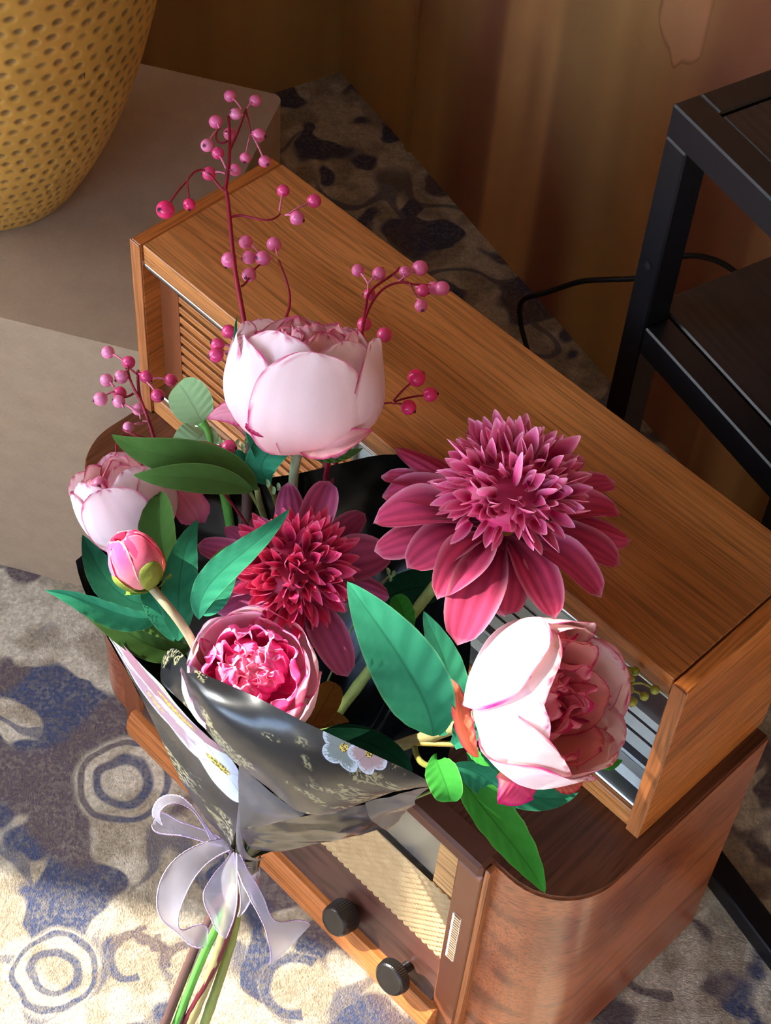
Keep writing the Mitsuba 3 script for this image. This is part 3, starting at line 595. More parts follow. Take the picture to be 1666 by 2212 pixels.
leaf(pD, [(985, 1655, 0.50), (1040, 1740, 0.485), (1120, 1840, 0.455), (1178, 1930, 0.425)], 0.0165, 4, fold=0.35, roll=-30, label='long bright green leaf hanging over the dark top')
leaf(pD, [(975, 1655, 0.505), (1035, 1672, 0.50), (1085, 1715, 0.485), (1112, 1765, 0.47)], 0.0110, 0, fold=0.45, roll=25)
leaf(pD, [(1010, 1615, 0.495), (1075, 1680, 0.47), (1160, 1722, 0.45), (1250, 1712, 0.44)], 0.0125, 0, fold=0.25)
leaf(pD, [(980, 1610, 0.53), (1000, 1590, 0.535), (1015, 1560, 0.53)], 0.010, 0, fold=0.3, shape=3)
stemtube(pD, [at(895, 1610, 0.485), at(905, 1640, 0.49), at(930, 1655, 0.505)], 0.0022, s3(120, 120, 56), 'leaf_stalk', n=16)
stemtube(pD, [at(900, 1605, 0.49), at(940, 1606, 0.50), at(985, 1608, 0.505)], 0.0022, s3(170, 150, 80), 'leaf_stalk', n=16)

pE = thing('peony', 'bright magenta peony in full sun behind the folded edge of the black wrap', 'flower', 'peonies in the bouquet')
cE = at(544, 1460, 0.533); axE = -0.93*FW+0.30*UP+0.05*RT
MAG = s3(236, 56, 150)
oE, bE = peony(pE, cE, axE, 0.0445, 0.048, [
    dict(n=6, off=0, prof=[(0.08, 0.0), (0.6, 0.04), (1.0, 0.30), (1.06, 0.65), (1.00, 1.0)], w=0.74, body=s3(252, 230, 236), rim=s3(226, 60, 160), base=s3(250, 216, 222), curl=0.98, rimw=0.04),
    dict(n=6, off=30, prof=[(0.06, 0.02), (0.52, 0.06), (0.86, 0.34), (0.92, 0.70), (0.86, 1.02)], w=0.62, body=s3(252, 216, 230), rim=s3(226, 50, 150), base=s3(240, 110, 170), curl=0.85, rimw=0.05),
    dict(n=7, off=12, prof=[(0.05, 0.02), (0.42, 0.08), (0.70, 0.36), (0.75, 0.70), (0.68, 0.98)], w=0.46, body=s3(244, 110, 180), rim=s3(250, 200, 226), base=MAG, curl=0.5, ruf=0.07, rimw=0.05),
    dict(n=14, prof=[(0, 0), (0.10, 0.25), (0.10, 0.55), (-0.06, 0.80)], w=0.30, body=s3(246, 124, 188), rim=s3(250, 206, 228), base=MAG, curl=0.26, ruf=0.10, scat=(0.28, 0.55), z=0.16, nv=12, name='inner_petal'),
    dict(n=18, prof=[(0, 0), (0.06, 0.2), (0.07, 0.45), (-0.06, 0.62)], w=0.25, body=s3(250, 160, 196), rim=s3(252, 220, 232), base=s3(240, 60, 130), curl=0.2, ruf=0.10, scat=(0.02, 0.34), z=0.30, nv=11, name='inner_petal')])
leaf(pE, [(660, 1590, 0.50), (695, 1530, 0.51), (725, 1475, 0.51)], 0.0105, 5, fold=0.2, shape=3, name='sepal', label='yellow-brown sepal')
leaf(pE, [(660, 1575, 0.50), (710, 1552, 0.505), (755, 1560, 0.50)], 0.006, 5, fold=0.2, name='sepal')
leaf(pE, [(640, 1600, 0.50), (720, 1590, 0.505), (800, 1577, 0.50)], 0.0055, 0, fold=0.4)
leaf(pE, [(690, 1590, 0.48), (780, 1600, 0.485), (860, 1640, 0.48), (890, 1675, 0.475)], 0.0105, 3, fold=0.25)
stemtube(pE, [oE, at(548, 1620, 0.44), TIE+[-0.003, 0, 0.03], TIE+[-0.003, 0, -0.05]], 0.0036, s3(120, 130, 80))

pF = thing('peony', 'white peony edged with pink at the far left above the bud', 'flower', 'peonies in the bouquet')
cF = at(278, 1092, 0.545); axF = 0.80*UP-0.42*RT+0.40*(-FW)
oF, bF = peony(pF, cF, axF, 0.0375, 0.062, [
    dict(n=5, az=[-14, 62, 134, 206, 278], prof=CUP, w=0.82, body=WHITE, rim=PINKRIM, base=s3(240, 214, 214), curl=0.95, rimw=0.05),
    dict(n=5, az=[26, -50, 98, 170, 242], prof=CUP2, w=0.78, body=WHITE, rim=PINKRIM, base=BLUSH, curl=0.85, rimw=0.05),
    dict(n=5, off=20, prof=[(0.05, 0.0), (0.4, 0.1), (0.62, 0.4), (0.6, 0.75), (0.40, 1.08)], w=0.55, body=BLUSH, rim=PINKRIM, base=SALMON, curl=0.6)])
leaf(pF, [(320, 1190, 0.53), (275, 1162, 0.545), (210, 1165, 0.54)], 0.008, name='guard_petal', mat='petal', cols='petal', colors=(s3(206, 120, 150), s3(214, 160, 170), s3(190, 70, 120)), fold=0.4)
leaf(pF, [(300, 1170, 0.55), (292, 1140, 0.56), (325, 1105, 0.56)], 0.0075, name='guard_petal', mat='petal', shape=3, cols='petal', colors=(s3(200, 90, 140), s3(206, 120, 150), s3(176, 50, 110)), fold=0.4)
leaf(pF, [(430, 1130, 0.50), (415, 1100, 0.52), (385, 1060, 0.53)], 0.0130, name='guard_petal', mat='petal', shape=3, cols='petal', colors=(s3(206, 110, 130), s3(170, 70, 90), s3(206, 90, 140)), fold=0.3)
stemtube(pF, [oF, at(345, 1230, 0.47), at(440, 1500, 0.38), TIE+[-0.006, 0.002, 0.03], TIE+[-0.006, 0.002, -0.05]], 0.0034, s3(110, 120, 80))
leaf(pF, [(385, 1250, 0.545), (350, 1180, 0.565), (345, 1110, 0.575), (342, 1064, 0.57)], 0.0145, 1, fold=0.5, roll=-22, vein=0.6)

pG = thing('peony_bud', 'closed pink peony bud with green sepals, at the left edge of the bouquet', 'flower bud')
cG = at(292, 1212, 0.59); axG = 0.80*UP-0.45*RT+0.35*(-FW)
bud = [(0.06, 0.0), (0.72, 0.14), (1.0, 0.45), (0.82, 0.80), (0.30, 1.02)]
oG, bG = peony(pG, cG, axG, 0.0185, 0.0385, [
    dict(n=3, az=[10, 130, 250], prof=bud, w=0.98, body=s3(224, 110, 140), rim=s3(240, 170, 190), base=s3(226, 170, 150), curl=0.95, rimw=0.03, ruf=0.04),
    dict(n=3, az=[-55, 65, 185], prof=[(0.05, 0.0), (0.68, 0.14), (0.92, 0.45), (0.72, 0.80), (0.22, 1.04)], w=0.92, body=s3(232, 90, 140), rim=s3(240, 200, 190), base=s3(226, 210, 170), curl=0.9, rimw=0.04, ruf=0.04),
    dict(n=4, az=[24, -70, 110, 200], prof=[(0.10, -0.06), (0.74, 0.06), (1.07, 0.34), (0.98, 0.52)], w=0.58, body=s3(128, 138, 62), rim=s3(150, 160, 84), base=s3(120, 140, 60), curl=0.9, ruf=0.01, mat='leaf', name='sepal'),
    dict(n=3, az=[60, 170, -100], prof=[(0.08, -0.10), (0.50, -0.08), (0.85, 0.02), (1.05, 0.02)], w=0.30, body=s3(120, 150, 60), rim=s3(150, 170, 80), base=s3(120, 140, 60), curl=0.6, ruf=0.02, mat='leaf', name='sepal')])
stemtube(pG, [oG, at(350, 1295, 0.575), at(415, 1385, 0.545), at(470, 1600, 0.42), TIE+[-0.008, -0.004, 0.03], TIE+[-0.006, -0.004, -0.05]], 0.0033, s3(160, 146, 112))
leaf(pG, [(385, 1385, 0.545), (385, 1300, 0.565), (395, 1210, 0.58), (428, 1122, 0.585)], 0.0125, 0, fold=0.15, roll=6)
leaf(pG, [(375, 1385, 0.545), (345, 1320, 0.56), (325, 1285, 0.565), (300, 1250, 0.565)], 0.009, 0, fold=0.2)
leaf(pG, [(345, 1330, 0.545), (270, 1330, 0.556), (190, 1300, 0.57), (97, 1276, 0.575)], 0.0095, 0, fold=0.7, roll=-25)
leaf(pG, [(350, 1310, 0.55), (270, 1290, 0.545), (215, 1230, 0.54), (178, 1155, 0.54)], 0.0135, 3, fold=0.3, roll=15)
leaf(pG, [(395, 1390, 0.505), (350, 1345, 0.515), (300, 1330, 0.52), (240, 1335, 0.52)], 0.0110, 1, fold=0.25)
leaf(pG, [(410, 1395, 0.49), (340, 1400, 0.498), (250, 1350, 0.515), (135, 1292, 0.53)], 0.0115, 1, fold=0.3)

# ------------------------------------------------------------------ the two dahlia-like flowers
def rayflower(key, cen, axis, Rc, tips, wid, ray_c, flo_c, nflo, seed, off, flen, droop):
    g = np.random.default_rng(seed); Bm = basis(axis); ax = Bm[:, 2]; hub = np.asarray(cen)-ax*off
    for i, q in enumerate(tips):
        px, py = q[:2]; k = q[2] if len(q) > 2 else 1.0; lift = q[3] if len(q) > 3 else 0.0
        tip = onplane(px, py, hub+ax*lift, ax); d = tip-hub; L = np.linalg.norm(d); dn = d/L
        n, m = 18, 15; t = np.linspace(0, 1, n); u = np.linspace(-1, 1, m)
        side = np.cross(ax, dn); hw = wid*k*np.clip(0.42+0.58*sst(0, 0.55, t), 0, 1)*np.sqrt(np.clip(1-np.clip((t-0.58)/0.42, 0, 1)**(2.2 if i % 3 else 1.5), 0, 1))
        f = g.uniform(0, 6.3); cup = g.uniform(0.15, 0.55)*(1 if i % 4 else -0.7)
        b = g.uniform(-0.5, 0.6)*droop
        V = np.zeros((n, m, 3))
        for j in range(n):
            up = (0.16*np.sin(np.pi*t[j])+b*t[j]*(1-t[j]))*L*0.6
            z = up+cup*hw[j]*np.abs(u)**1.6+0.0006*np.cos(u*13)*np.sin(np.pi*t[j])+0.10*wid*np.abs(u)**3*np.sin(t[j]*9+f+np.sign(u))
            V[j] = hub+dn*(L*(0.12+0.88*t[j]))+side[None]*(u*hw[j])[:, None]+ax[None]*z[:, None]
        tt, uu = np.repeat(t, m), np.tile(u, n)
        c = mixc(ray_c[1], ray_c[0], sst(0.0, 0.7, tt+0.12*np.sin(uu*6+f)))*(1+0.16*np.cos(uu*13))[:, None]
        ke = sst(0.80, 1.0, np.maximum(np.abs(uu), tt**4))*0.6
        c = c*(1-ke[:, None])+np.asarray(ray_c[2])[None]*ke[:, None]
        put(key, 'ray_petal', grid_mesh(V), 'petal_silk', True, None, np.clip(c*g.uniform(0.85, 1.12), 0, 1))
    vs = []
    for v in range(5):
        n, m = 9, 5; t = np.linspace(0, 1, n); u = np.linspace(-1, 1, m); L = flen*(0.85+0.1*v)
        hw = L*(0.15+0.022*v)*np.sin(np.pi*(0.12+0.86*t)**0.9)**0.8
        bend = (-0.45+0.25*v)
        V = np.stack([u[None]*hw[:, None], (0.55*hw[:, None]*np.abs(u)[None]**1.5+bend*L*0.5*(t[:, None]**2)), t[:, None]*L+0*u[None]], -1)
        tt, uu = np.repeat(t, m), np.tile(u, n)
        c = mixc(flo_c[1], flo_c[0], sst(0.1, 0.75, tt)); ke = sst(0.75, 1.0, tt)*0.5+0.35*(np.abs(uu) > 0.9)
        c = c*(1-ke[:, None])+np.asarray(flo_c[2])[None]*ke[:, None]
        vs.append(pply(grid_mesh(V), np.clip(c, 0, 1), 'petal_silk'))
    ga = math.pi*(3-math.sqrt(5))
    for i in range(nflo):
        ct = 1-((i+0.5)/nflo)**1.12*1.18; st = math.sqrt(max(0, 1-ct*ct)); a = i*ga+g.uniform(-0.2, 0.2)
        d = np.array([st*math.cos(a), st*math.sin(a), ct]); d = nz(d+g.normal(0, 0.13, 3)); lay = g.normal(0, 0.36 if ct > 0.78 else 0.10, 3)
        z = nz(d+lay); x = np.cross([0, 0, 1.0], z); x = nz(x) if np.linalg.norm(x) > 1e-3 else np.array([1.0, 0, 0]); y = np.cross(z, x)
        A = np.stack([x, y, z], 1)@rotz(g.uniform(-0.9, 0.9))
        base = d*(Rc*0.98-flen*g.uniform(0.72, 1.02))*[1, 1, 0.82]
        put_ply(key, 'floret', vs[g.integers(0, 5)], place(Bm, cen)@place(A, base, g.uniform(0.85, 1.12)))
    core = trimesh.creation.icosphere(3, 1.0); core.vertices = core.vertices*(np.array([0.62, 0.62, 0.40])*Rc); core.apply_transform(place(Bm, cen))
    put(key, 'core', core, 'stem', True, None, flo_c[1]*0.85+flo_c[0]*0.15)
    return hub

fC = thing('dahlia', 'large mauve pink pompom flower with broad dusky petals lying over the teak radio top', 'flower', 'pompom flowers in the bouquet')
axC = -0.72*FW+0.66*UP+0.10*RT
hC = rayflower(fC, at(1102, 1062, 0.635), axC, 0.0520,
    [(855, 968, 0.8, .012), (824, 1030, 0.7, .004), (826, 1072, 1.15), (806, 1130, 1.25, .004), (808, 1190, 1.0, -.006), (880, 1228, 1.2), (945, 1295, 1.15, .004), (988, 1395, 1.25, -.004), (1092, 1330, 1.1), (1200, 1338, 1.05, -.004),
     (1300, 1288, 0.95, .004), (1340, 1222, 1.0, -.004), (1365, 1168, 1.1), (1340, 1108, 1.0, .006), (1328, 1042, 0.9, -.004), (1262, 992, 0.7, .02), (1030, 912, 0.9, .004), (1130, 925, 0.9)],
    0.0150, (s3(190, 68, 102), s3(118, 48, 70), s3(212, 160, 176)), (s3(226, 104, 152), s3(176, 28, 84), s3(244, 196, 214)), 225, 5, 0.034, 0.0194, 0.15)
stemtube(fC, [hC-nz(axC)*0.006, at(960, 1245, 0.55), at(905, 1310, 0.52), at(760, 1500, 0.43), TIE+[0.004, 0.006, 0.01]]+tail((508, 1995), (442, 2211)), 0.0042, s3(126, 138, 70), nodes=0.12, n=90)
leaf(fC, [(880, 1380, 0.50), (872, 1330, 0.515), (855, 1285, 0.52)], 0.0085, 4, fold=0.3, shape=3)
leaf(fC, [(960, 1280, 0.49), (900, 1270, 0.495), (820, 1300, 0.49)], 0.014, 3, fold=0.2, shape=1)

fB = thing('dahlia', 'deep crimson pompom flower with plum ray petals in the middle of the bouquet', 'flower', 'pompom flowers in the bouquet')
axB = -0.94*FW+0.24*UP+0.06*RT
hB = rayflower(fB, at(640, 1232, 0.565), axB, 0.0420,
    [(622, 1042, 0.9), (712, 1040, 1.0, .008), (788, 1108, 0.8), (846, 1195, 1.35, -.006), (842, 1290, 0.9), (752, 1462, 1.05, .010), (680, 1400, 1.2), (600, 1390, 0.9), (540, 1365, 1.0, -.008), (470, 1325, 1.0), (428, 1278, 0.8, -.008), (426, 1178, 0.8, .006), (484, 1138, 0.7), (545, 1118, 0.7, -.006)],
    0.0128, (s3(176, 84, 126), s3(120, 46, 78), s3(206, 150, 178)), (s3(226, 64, 112), s3(150, 22, 64), s3(234, 140, 168)), 188, 9, 0.022, 0.0178, 0.2)
stemtube(fB, [hB-nz(axB)*0.004, at(620, 1400, 0.45), TIE+[0.002, -0.003, 0.03], TIE+[0.002, -0.003, -0.05]], 0.0036, s3(110, 120, 70))
leaf(fB, [(430, 1338, 0.565), (455, 1260, 0.595), (530, 1190, 0.615), (627, 1098, 0.625)], 0.0105, 0, fold=0.2, roll=-12)
leaf(fB, [(432, 1310, 0.565), (448, 1250, 0.585), (480, 1200, 0.595), (522, 1172, 0.60)], 0.0065, 1, fold=0.4, roll=20)
leaf(fB, [(440, 1330, 0.57), (470, 1290, 0.58), (510, 1248, 0.585)], 0.008, 0, fold=0.2, roll=-10)

# ------------------------------------------------------------------ berry sprays
def berry_mesh():
    th = np.linspace(0, math.pi, 15); pr = [(max(math.sin(a), 0)*(1+0.03*math.cos(a)), -math.cos(a)) for a in th]
    pr[0] = (1e-4, -1.0); pr = pr[:-2]+[(0.16, 0.985), (0.17, 1.10), (0.10, 1.02), (1e-4, 0.99)]
    return lathe(pr, 20)
def berry_ply(col, tip):
    m = berry_mesh(); z = m.vertices[:, 2]; c = np.tile(col, (len(z), 1)); k = (z > 0.97)[:, None]; c = np.where(k, tip, c)
    c = c*(0.92+0.16*meshkit.fbm(m.vertices*3, 2))[:, None]
    return mikit.ply(m, 'berry', smooth=True, color=np.clip(c, 0, 1))
BERRY = [berry_ply(s3(208, 96, 138), s3(70, 20, 36)), berry_ply(s3(204, 60, 112), s3(60, 16, 30)), berry_ply(s3(216, 122, 158), s3(90, 30, 50)), berry_ply(s3(214, 40, 100), s3(40, 14, 24))]
RED, PALE = s3(136, 18, 46), s3(206, 110, 140)
def spray(key, branches, berries, rb=0.0052):
    """branches: (points (px, py, z), radius, tone); berries: (px, py, z, size, tone, end of the stalk or None)."""
    for pts, r, tone in branches:
        stemtube(key, [at(*q) for q in pts], r, RED if tone == 0 else PALE, 'branch' if r > 0.0009 else 'stalk', 7, r*0.7, n=28)
    for b in berries:
        px, py, z, s, tone = b[:5]; c = at(px, py, z)
        if len(b) > 5:
            e = at(*b[5]); d = nz(c-e)
            mid = (c+e)/2+np.array([0, 0, 0.0015])
            stemtube(key, [e, mid, c-d*rb*s*0.8], 0.0008, PALE if tone != 3 else RED, 'stalk', 6, n=12)
        else: d = nz(np.array([rng.normal(), rng.normal(), rng.normal()]))
        put_ply(key, 'berry', BERRY[tone], place(basis(nz(d+0.25*rng.normal(size=3))), c, rb*s*(0.96+0.08*rng.random())))
zt = 0.618
b1 = thing('berry_spray', 'tall upright spray of pink berries above the pale peony', 'berry branch', 'pink berry sprays in the bouquet')
spray(b1, [([(560, 860, 0.60), (532, 720, 0.615), (518, 640, zt), (505, 560, zt), (492, 430, zt), (487, 410, zt)], 0.0022, 0),
           ([(487, 410, zt), (496, 330, zt), (494, 252, zt)], 0.0016, 0), ([(496, 325, zt), (518, 275, zt), (531, 236, zt)], 0.0011, 0),
           ([(531, 236, zt), (537, 262, zt), (542, 285, zt)], 0.0009, 0), ([(487, 412, zt), (468, 395, zt), (441, 368, zt), (420, 372, zt+.003), (405, 392, zt+.004)], 0.0011, 0),
           ([(498, 470, zt), (530, 467, zt), (570, 475, zt), (605, 462, zt-.002)], 0.0011, 0), ([(487, 375, zt), (478, 372, zt)], 0.0009, 1),
           ([(494, 304, zt), (470, 305, zt), (470, 282, zt), (478, 278, zt)], 0.0009, 0), ([(522, 618, zt), (535, 605, zt-.004), (552, 580, zt-.006), (570, 568, zt-.006)], 0.0010, 0)],
      [(497, 207, zt, 1.02, 0, (522, 236, zt)), (552, 217, zt, 0.98, 0, (534, 234, zt)), (509, 246, zt+.002, 1.0, 2, (526, 250, zt)), (466, 263, zt, 1.08, 0, (474, 278, zt)), (448, 314, zt, 1.08, 2, (467, 283, zt)),
       (497, 289, zt-.006, 1.02, 0, (484, 285, zt)), (560, 292, zt, 1.05, 0, (545, 285, zt)), (530, 341, zt, 0.9, 0, (541, 292, zt)), (572, 349, zt, 0.95, 0, (544, 290, zt)), (471, 331, zt, 1.0, 1, (488, 364, zt)),
       (508, 367, zt-.003, 1.0, 0, (492, 372, zt)), (452, 375, zt-.004, 1.12, 1, (486, 374, zt)), (357, 453, zt+.004, 1.4, 3, (402, 393, zt+.004)), (409, 442, zt+.003, 0.95, 3, (405, 392, zt+.004)),
       (612, 412, zt, 0.95, 1, (604, 456, zt)), (679, 434, zt, 1.05, 1, (620, 465, zt)), (642, 471, zt, 1.1, 0, (616, 465, zt)),
       (531, 523, zt-.006, 1.1, 0, (560, 545, zt-.008)), (592, 528, zt-.006, 1.1, 0, (600, 555, zt-.008)), (538, 556, zt-.006, 1.05, 0, (555, 557, zt-.008)), (568, 558, zt-.004, 1.12, 0, (590, 560, zt-.008)), (538, 594, zt-.006, 1.08, 0, (552, 578, zt-.008)), (495, 562, zt-.004, 1.15, 0)])
b2 = thing('berry_spray', 'thin bent twig rising from behind the pale peony beside the tall spray', 'berry branch', 'pink berry sprays in the bouquet')
spray(b2, [([(590, 735, 0.60), (620, 680, 0.605), (626, 640, 0.605), (615, 595, 0.605), (602, 562, 0.606)], 0.0012, 0)], [])
b3 = thing('berry_spray', 'arching spray of pink berries to the right of the pale peony over the teak top', 'berry branch', 'pink berry sprays in the bouquet')
zr = 0.598
spray(b3, [([(735, 860, 0.59), (775, 750, zr), (786, 690, zr), (794, 640, zr)], 0.0017, 0), ([(794, 640, zr), (820, 612, zr), (850, 592, zr), (862, 578, zr)], 0.0013, 0), ([(778, 740, zr), (800, 660, zr), (838, 618, zr), (885, 612, zr)], 0.0013, 0),
           ([(850, 594, zr), (885, 612, zr), (910, 615, zr), (940, 618, zr)], 0.0010, 0), ([(885, 612, zr), (900, 640, zr), (906, 650, zr)], 0.0009, 0), ([(794, 636, zr), (796, 612, zr)], 0.0009, 1)],
      [(773, 584, zr, 1.0, 0, (795, 612, zr)), (819, 591, zr, 1.08, 0, (797, 612, zr)), (875, 587, zr, 0.95, 0, (872, 604, zr)), (908, 579, zr, 1.16, 0, (862, 608, zr)), (956, 623, zr, 1.12, 0, (938, 618, zr)), (937, 622, zr-.004, 1.0, 0, (925, 618, zr)),
       (914, 628, zr, 0.98, 1, (898, 620, zr)), (910, 661, zr, 0.95, 0, (902, 645, zr)), (798, 636, zr-.005, 0.95, 1), (787, 700, zr-.005, 1.05, 1), (773, 732, zr-.005, 1.2, 1), (831, 723, zr, 1.08, 1, (778, 757, zr))])
b4 = thing('berry_spray', 'three deep pink berries at the right of the pale peony', 'berry branch', 'pink berry sprays in the bouquet')
spray(b4, [([(740, 930, 0.58), (790, 885, 0.59), (848, 870, 0.595)], 0.0011, 0)], [(900, 816, 0.605, 1.28, 3, (850, 866, 0.595)), (930, 852, 0.60, 1.05, 3, (852, 868, 0.595)), (883, 880, 0.60, 1.1, 3, (850, 872, 0.595))])
b5 = thing('berry_spray', 'spray of pink berries at the far left in front of the tan box', 'berry branch', 'pink berry sprays in the bouquet')
zl = 0.535
spray(b5, [([(420, 1180, 0.46), (350, 1010, 0.50), (335, 955, 0.52), (318, 900, zl), (305, 866, zl), (298, 800, zl)], 0.0017, 0), ([(305, 866, zl), (288, 836, zl), (277, 800, zl), (283, 784, zl)], 0.0012, 0), ([(288, 850, zl), (266, 858, zl), (252, 848, zl)], 0.0010, 0),
           ([(296, 808, zl), (280, 796, zl)], 0.0010, 0), ([(335, 950, zl-.01), (300, 942, zl), (265, 928, zl)], 0.0009, 0), ([(318, 910, zl), (308, 910, zl)], 0.0009, 1), ([(300, 805, zl), (318, 812, zl)], 0.0009, 0)],
      [(233, 761, zl, 1.05, 2, (268, 781, zl)), (278, 783, zl, 1.05, 1), (230, 821, zl, 1.02, 2, (246, 836, zl)), (262, 814, zl, 1.1, 2, (277, 800, zl)), (217, 862, zl, 1.05, 2, (248, 846, zl)), (259, 849, zl-.003, 0.98, 1, (246, 840, zl)), (257, 868, zl, 0.95, 2, (268, 882, zl)),
       (299, 884, zl-.003, 0.95, 2, (304, 905, zl)), (277, 923, zl, 0.85, 2, (306, 915, zl)), (316, 814, zl, 0.95, 1, (300, 808, zl)), (341, 855, zl, 1.05, 1, (318, 826, zl)), (369, 821, zl-.004, 0.95, 1, (330, 818, zl)), (257, 866, zl, 0.9, 2, (304, 898, zl))])
b6 = thing('berry_spray', 'few pink berries hanging above the white peony at far left', 'berry branch', 'pink berry sprays in the bouquet')
spray(b6, [([(330, 1010, 0.52), (270, 940, 0.55), (252, 960, 0.56), (252, 978, 0.56)], 0.0010, 0)], [(216, 1046, 0.57, 1.1, 2, (250, 980, 0.56)), (268, 1024, 0.56, 0.9, 1, (253, 980, 0.56)), (258, 1000, 0.553, 0.4, 1)])
b7 = thing('berry_spray', 'two pink berries on a short red twig beside the round pale leaves', 'berry branch', 'pink berry sprays in the bouquet')
spray(b7, [([(385, 980, 0.595), (430, 955, 0.60), (448, 957, 0.60), (485, 966, 0.60)], 0.0011, 0), ([(560, 1180, 0.50), (470, 1050, 0.56), (385, 980, 0.595)], 0.0013, 0)], [(406, 978, 0.597, 1.0, 1), (495, 966, 0.60, 1.05, 1, (480, 965, 0.60))])
b8 = thing('berry_spray', 'three pink berries just left of the pale peony in front of the grille', 'berry branch', 'pink berry sprays in the bouquet')
spray(b8, [([(560, 800, 0.60), (525, 765, 0.61), (505, 750, 0.61)], 0.0011, 0)], [(494, 716, 0.615, 1.05, 1, (510, 745, 0.61)), (470, 745, 0.612, 1.0, 1, (505, 752, 0.61)), (467, 767, 0.61, 1.05, 1, (505, 760, 0.61))])
for key, a, pa, pb, col, r in ((b1, (560, 860, 0.60), (454, 1986), (357, 2211), s3(84, 56, 50), 0.0042), (b5, (420, 1180, 0.46), (462, 2000), (386, 2211), s3(70, 56, 56), 0.0034), (b3, (735, 860, 0.59), (488, 2030), (398, 2211), s3(90, 20, 32), 0.0030)):
    q = at(*a); mid = (q*0.45+TIE*0.55)+[0, 0, -0.004]
    stemtube(key, [q, mid, TIE+[0, 0.003, 0.0]]+tail(pa, pb), r, col, n=70)
# the other sprays join the stem bundle above the tie
for key, a in ((b2, (590, 735, 0.60)), (b4, (740, 930, 0.58)), (b6, (330, 1010, 0.52)), (b7, (560, 1180, 0.50)), (b8, (560, 800, 0.60))):
    q = at(*a); stemtube(key, [q, q*0.5+TIE*0.5, TIE+[0, 0.004, 0.02], TIE+[0, 0.004, -0.03]], 0.0018, RED, n=40)
red = thing('berry_spray', 'single red twig standing against the black wrap under the pale peony', 'berry branch', 'pink berry sprays in the bouquet')
stemtube(red, [at(716, 960, 0.575), at(706, 1020, 0.55), at(690, 1100, 0.51), TIE*0.5+at(690, 1100, 0.51)*0.5, TIE+[0.004, 0.003, -0.02]], 0.0021, s3(120, 14, 44), n=40)

# ------------------------------------------------------------------ foliage sprigs
eu = thing('eucalyptus_sprig', 'sprig of round pale green leaves in front of the slatted grille', 'leaves')
leaf(eu, [(438, 914, 0.575), (425, 890, 0.58), (405, 855, 0.583), (385, 828, 0.58)], 0.0158, 2, shape=1, fold=0.08, name='leaf', vein=0.8)
leaf(eu, [(440, 920, 0.575), (430, 945, 0.578), (408, 962, 0.575), (380, 982, 0.57)], 0.0150, 2, shape=1, fold=0.08, name='leaf', vein=0.8)
stemtube(eu, [at(436, 912, 0.578), at(448, 935, 0.575), at(458, 970, 0.57), at(500, 1150, 0.50), TIE+[-0.002, 0.004, 0.0]]+tail((466, 2007), (381, 2211)), 0.0036, s3(84, 150, 60), n=80, r2=0.0038)
bb = thing('filler_sprig', 'sprig of tiny pale green buds under the pale peony', 'sprig')
for px, py in ((470, 952), (483, 960), (510, 958), (523, 965), (500, 978), (530, 952), (545, 968), (476, 975), (455, 990), (578, 1045), (590, 1060), (600, 1052)):
    leaf(bb, [(px, py+8, 0.58), (px+2, py, 0.583), (px+rng.integers(-6, 7), py-9, 0.582)], 0.0014, 2, name='bud', shape=1, vein=0)
for px in (470, 500, 530): stemtube(bb, [at(px, 962, 0.58), at(515, 1020, 0.56), at(560, 1100, 0.52), at(600, 1300, 0.44), TIE], 0.0008, s3(130, 150, 90), 'stalk', 6, n=20)
f2 = thing('filler_sprig', 'tiny pale green star buds between the crimson flower and the big leaf', 'sprig')
for px, py in ((838, 1235), (848, 1240), (842, 1250), (786, 1262), (794, 1266), (778, 1258)):
    leaf(f2, [(px, py+6, 0.535), (px+2, py, 0.537), (px+rng.integers(-5, 6), py-8, 0.537)], 0.0014, 2, name='bud', shape=1, vein=0)
stemtube(f2, [at(840, 1245, 0.535), at(800, 1290, 0.52), at(740, 1400, 0.46), TIE], 0.0008, s3(110, 130, 80), 'stalk', 6, n=24)
gb = thing('green_berry_sprig', 'small cluster of olive green berries beside the large white peony', 'berry branch')
GB = berry_ply(s3(130, 134, 40), s3(90, 90, 30))
for px, py, s in ((1337, 1462, 1.15), (1358, 1450, 0.95), (1372, 1450, 0.95), (1362, 1468, 0.9), (1342, 1478, 0.8), (1360, 1490, 0.9), (1392, 1504, 0.9), (1415, 1490, 0.95), (1348, 1512, 0.95), (1366, 1516, 1.0)):
    put_ply(gb, 'berry', GB, place(basis(nz(rng.normal(size=3))), at(px, py, 0.535), 0.0036*s))
for pts in ([(1250, 1520, 0.53), (1330, 1500, 0.535), (1372, 1476, 0.535), (1412, 1490, 0.535)], [(1330, 1498, 0.535), (1365, 1492, 0.535), (1390, 1503, 0.535)], [(1330, 1498, 0.535), (1345, 1470, 0.535)], [(1330, 1498, 0.535), (1362, 1512, 0.535)]):
    stemtube(gb, [at(*q) for q in pts], 0.0008, s3(150, 156, 70), 'stalk', 6, n=16)
stemtube(gb, [at(1250, 1520, 0.53), at(1080, 1640, 0.47), at(800, 1760, 0.36), TIE], 0.0012, s3(120, 130, 60), n=40)

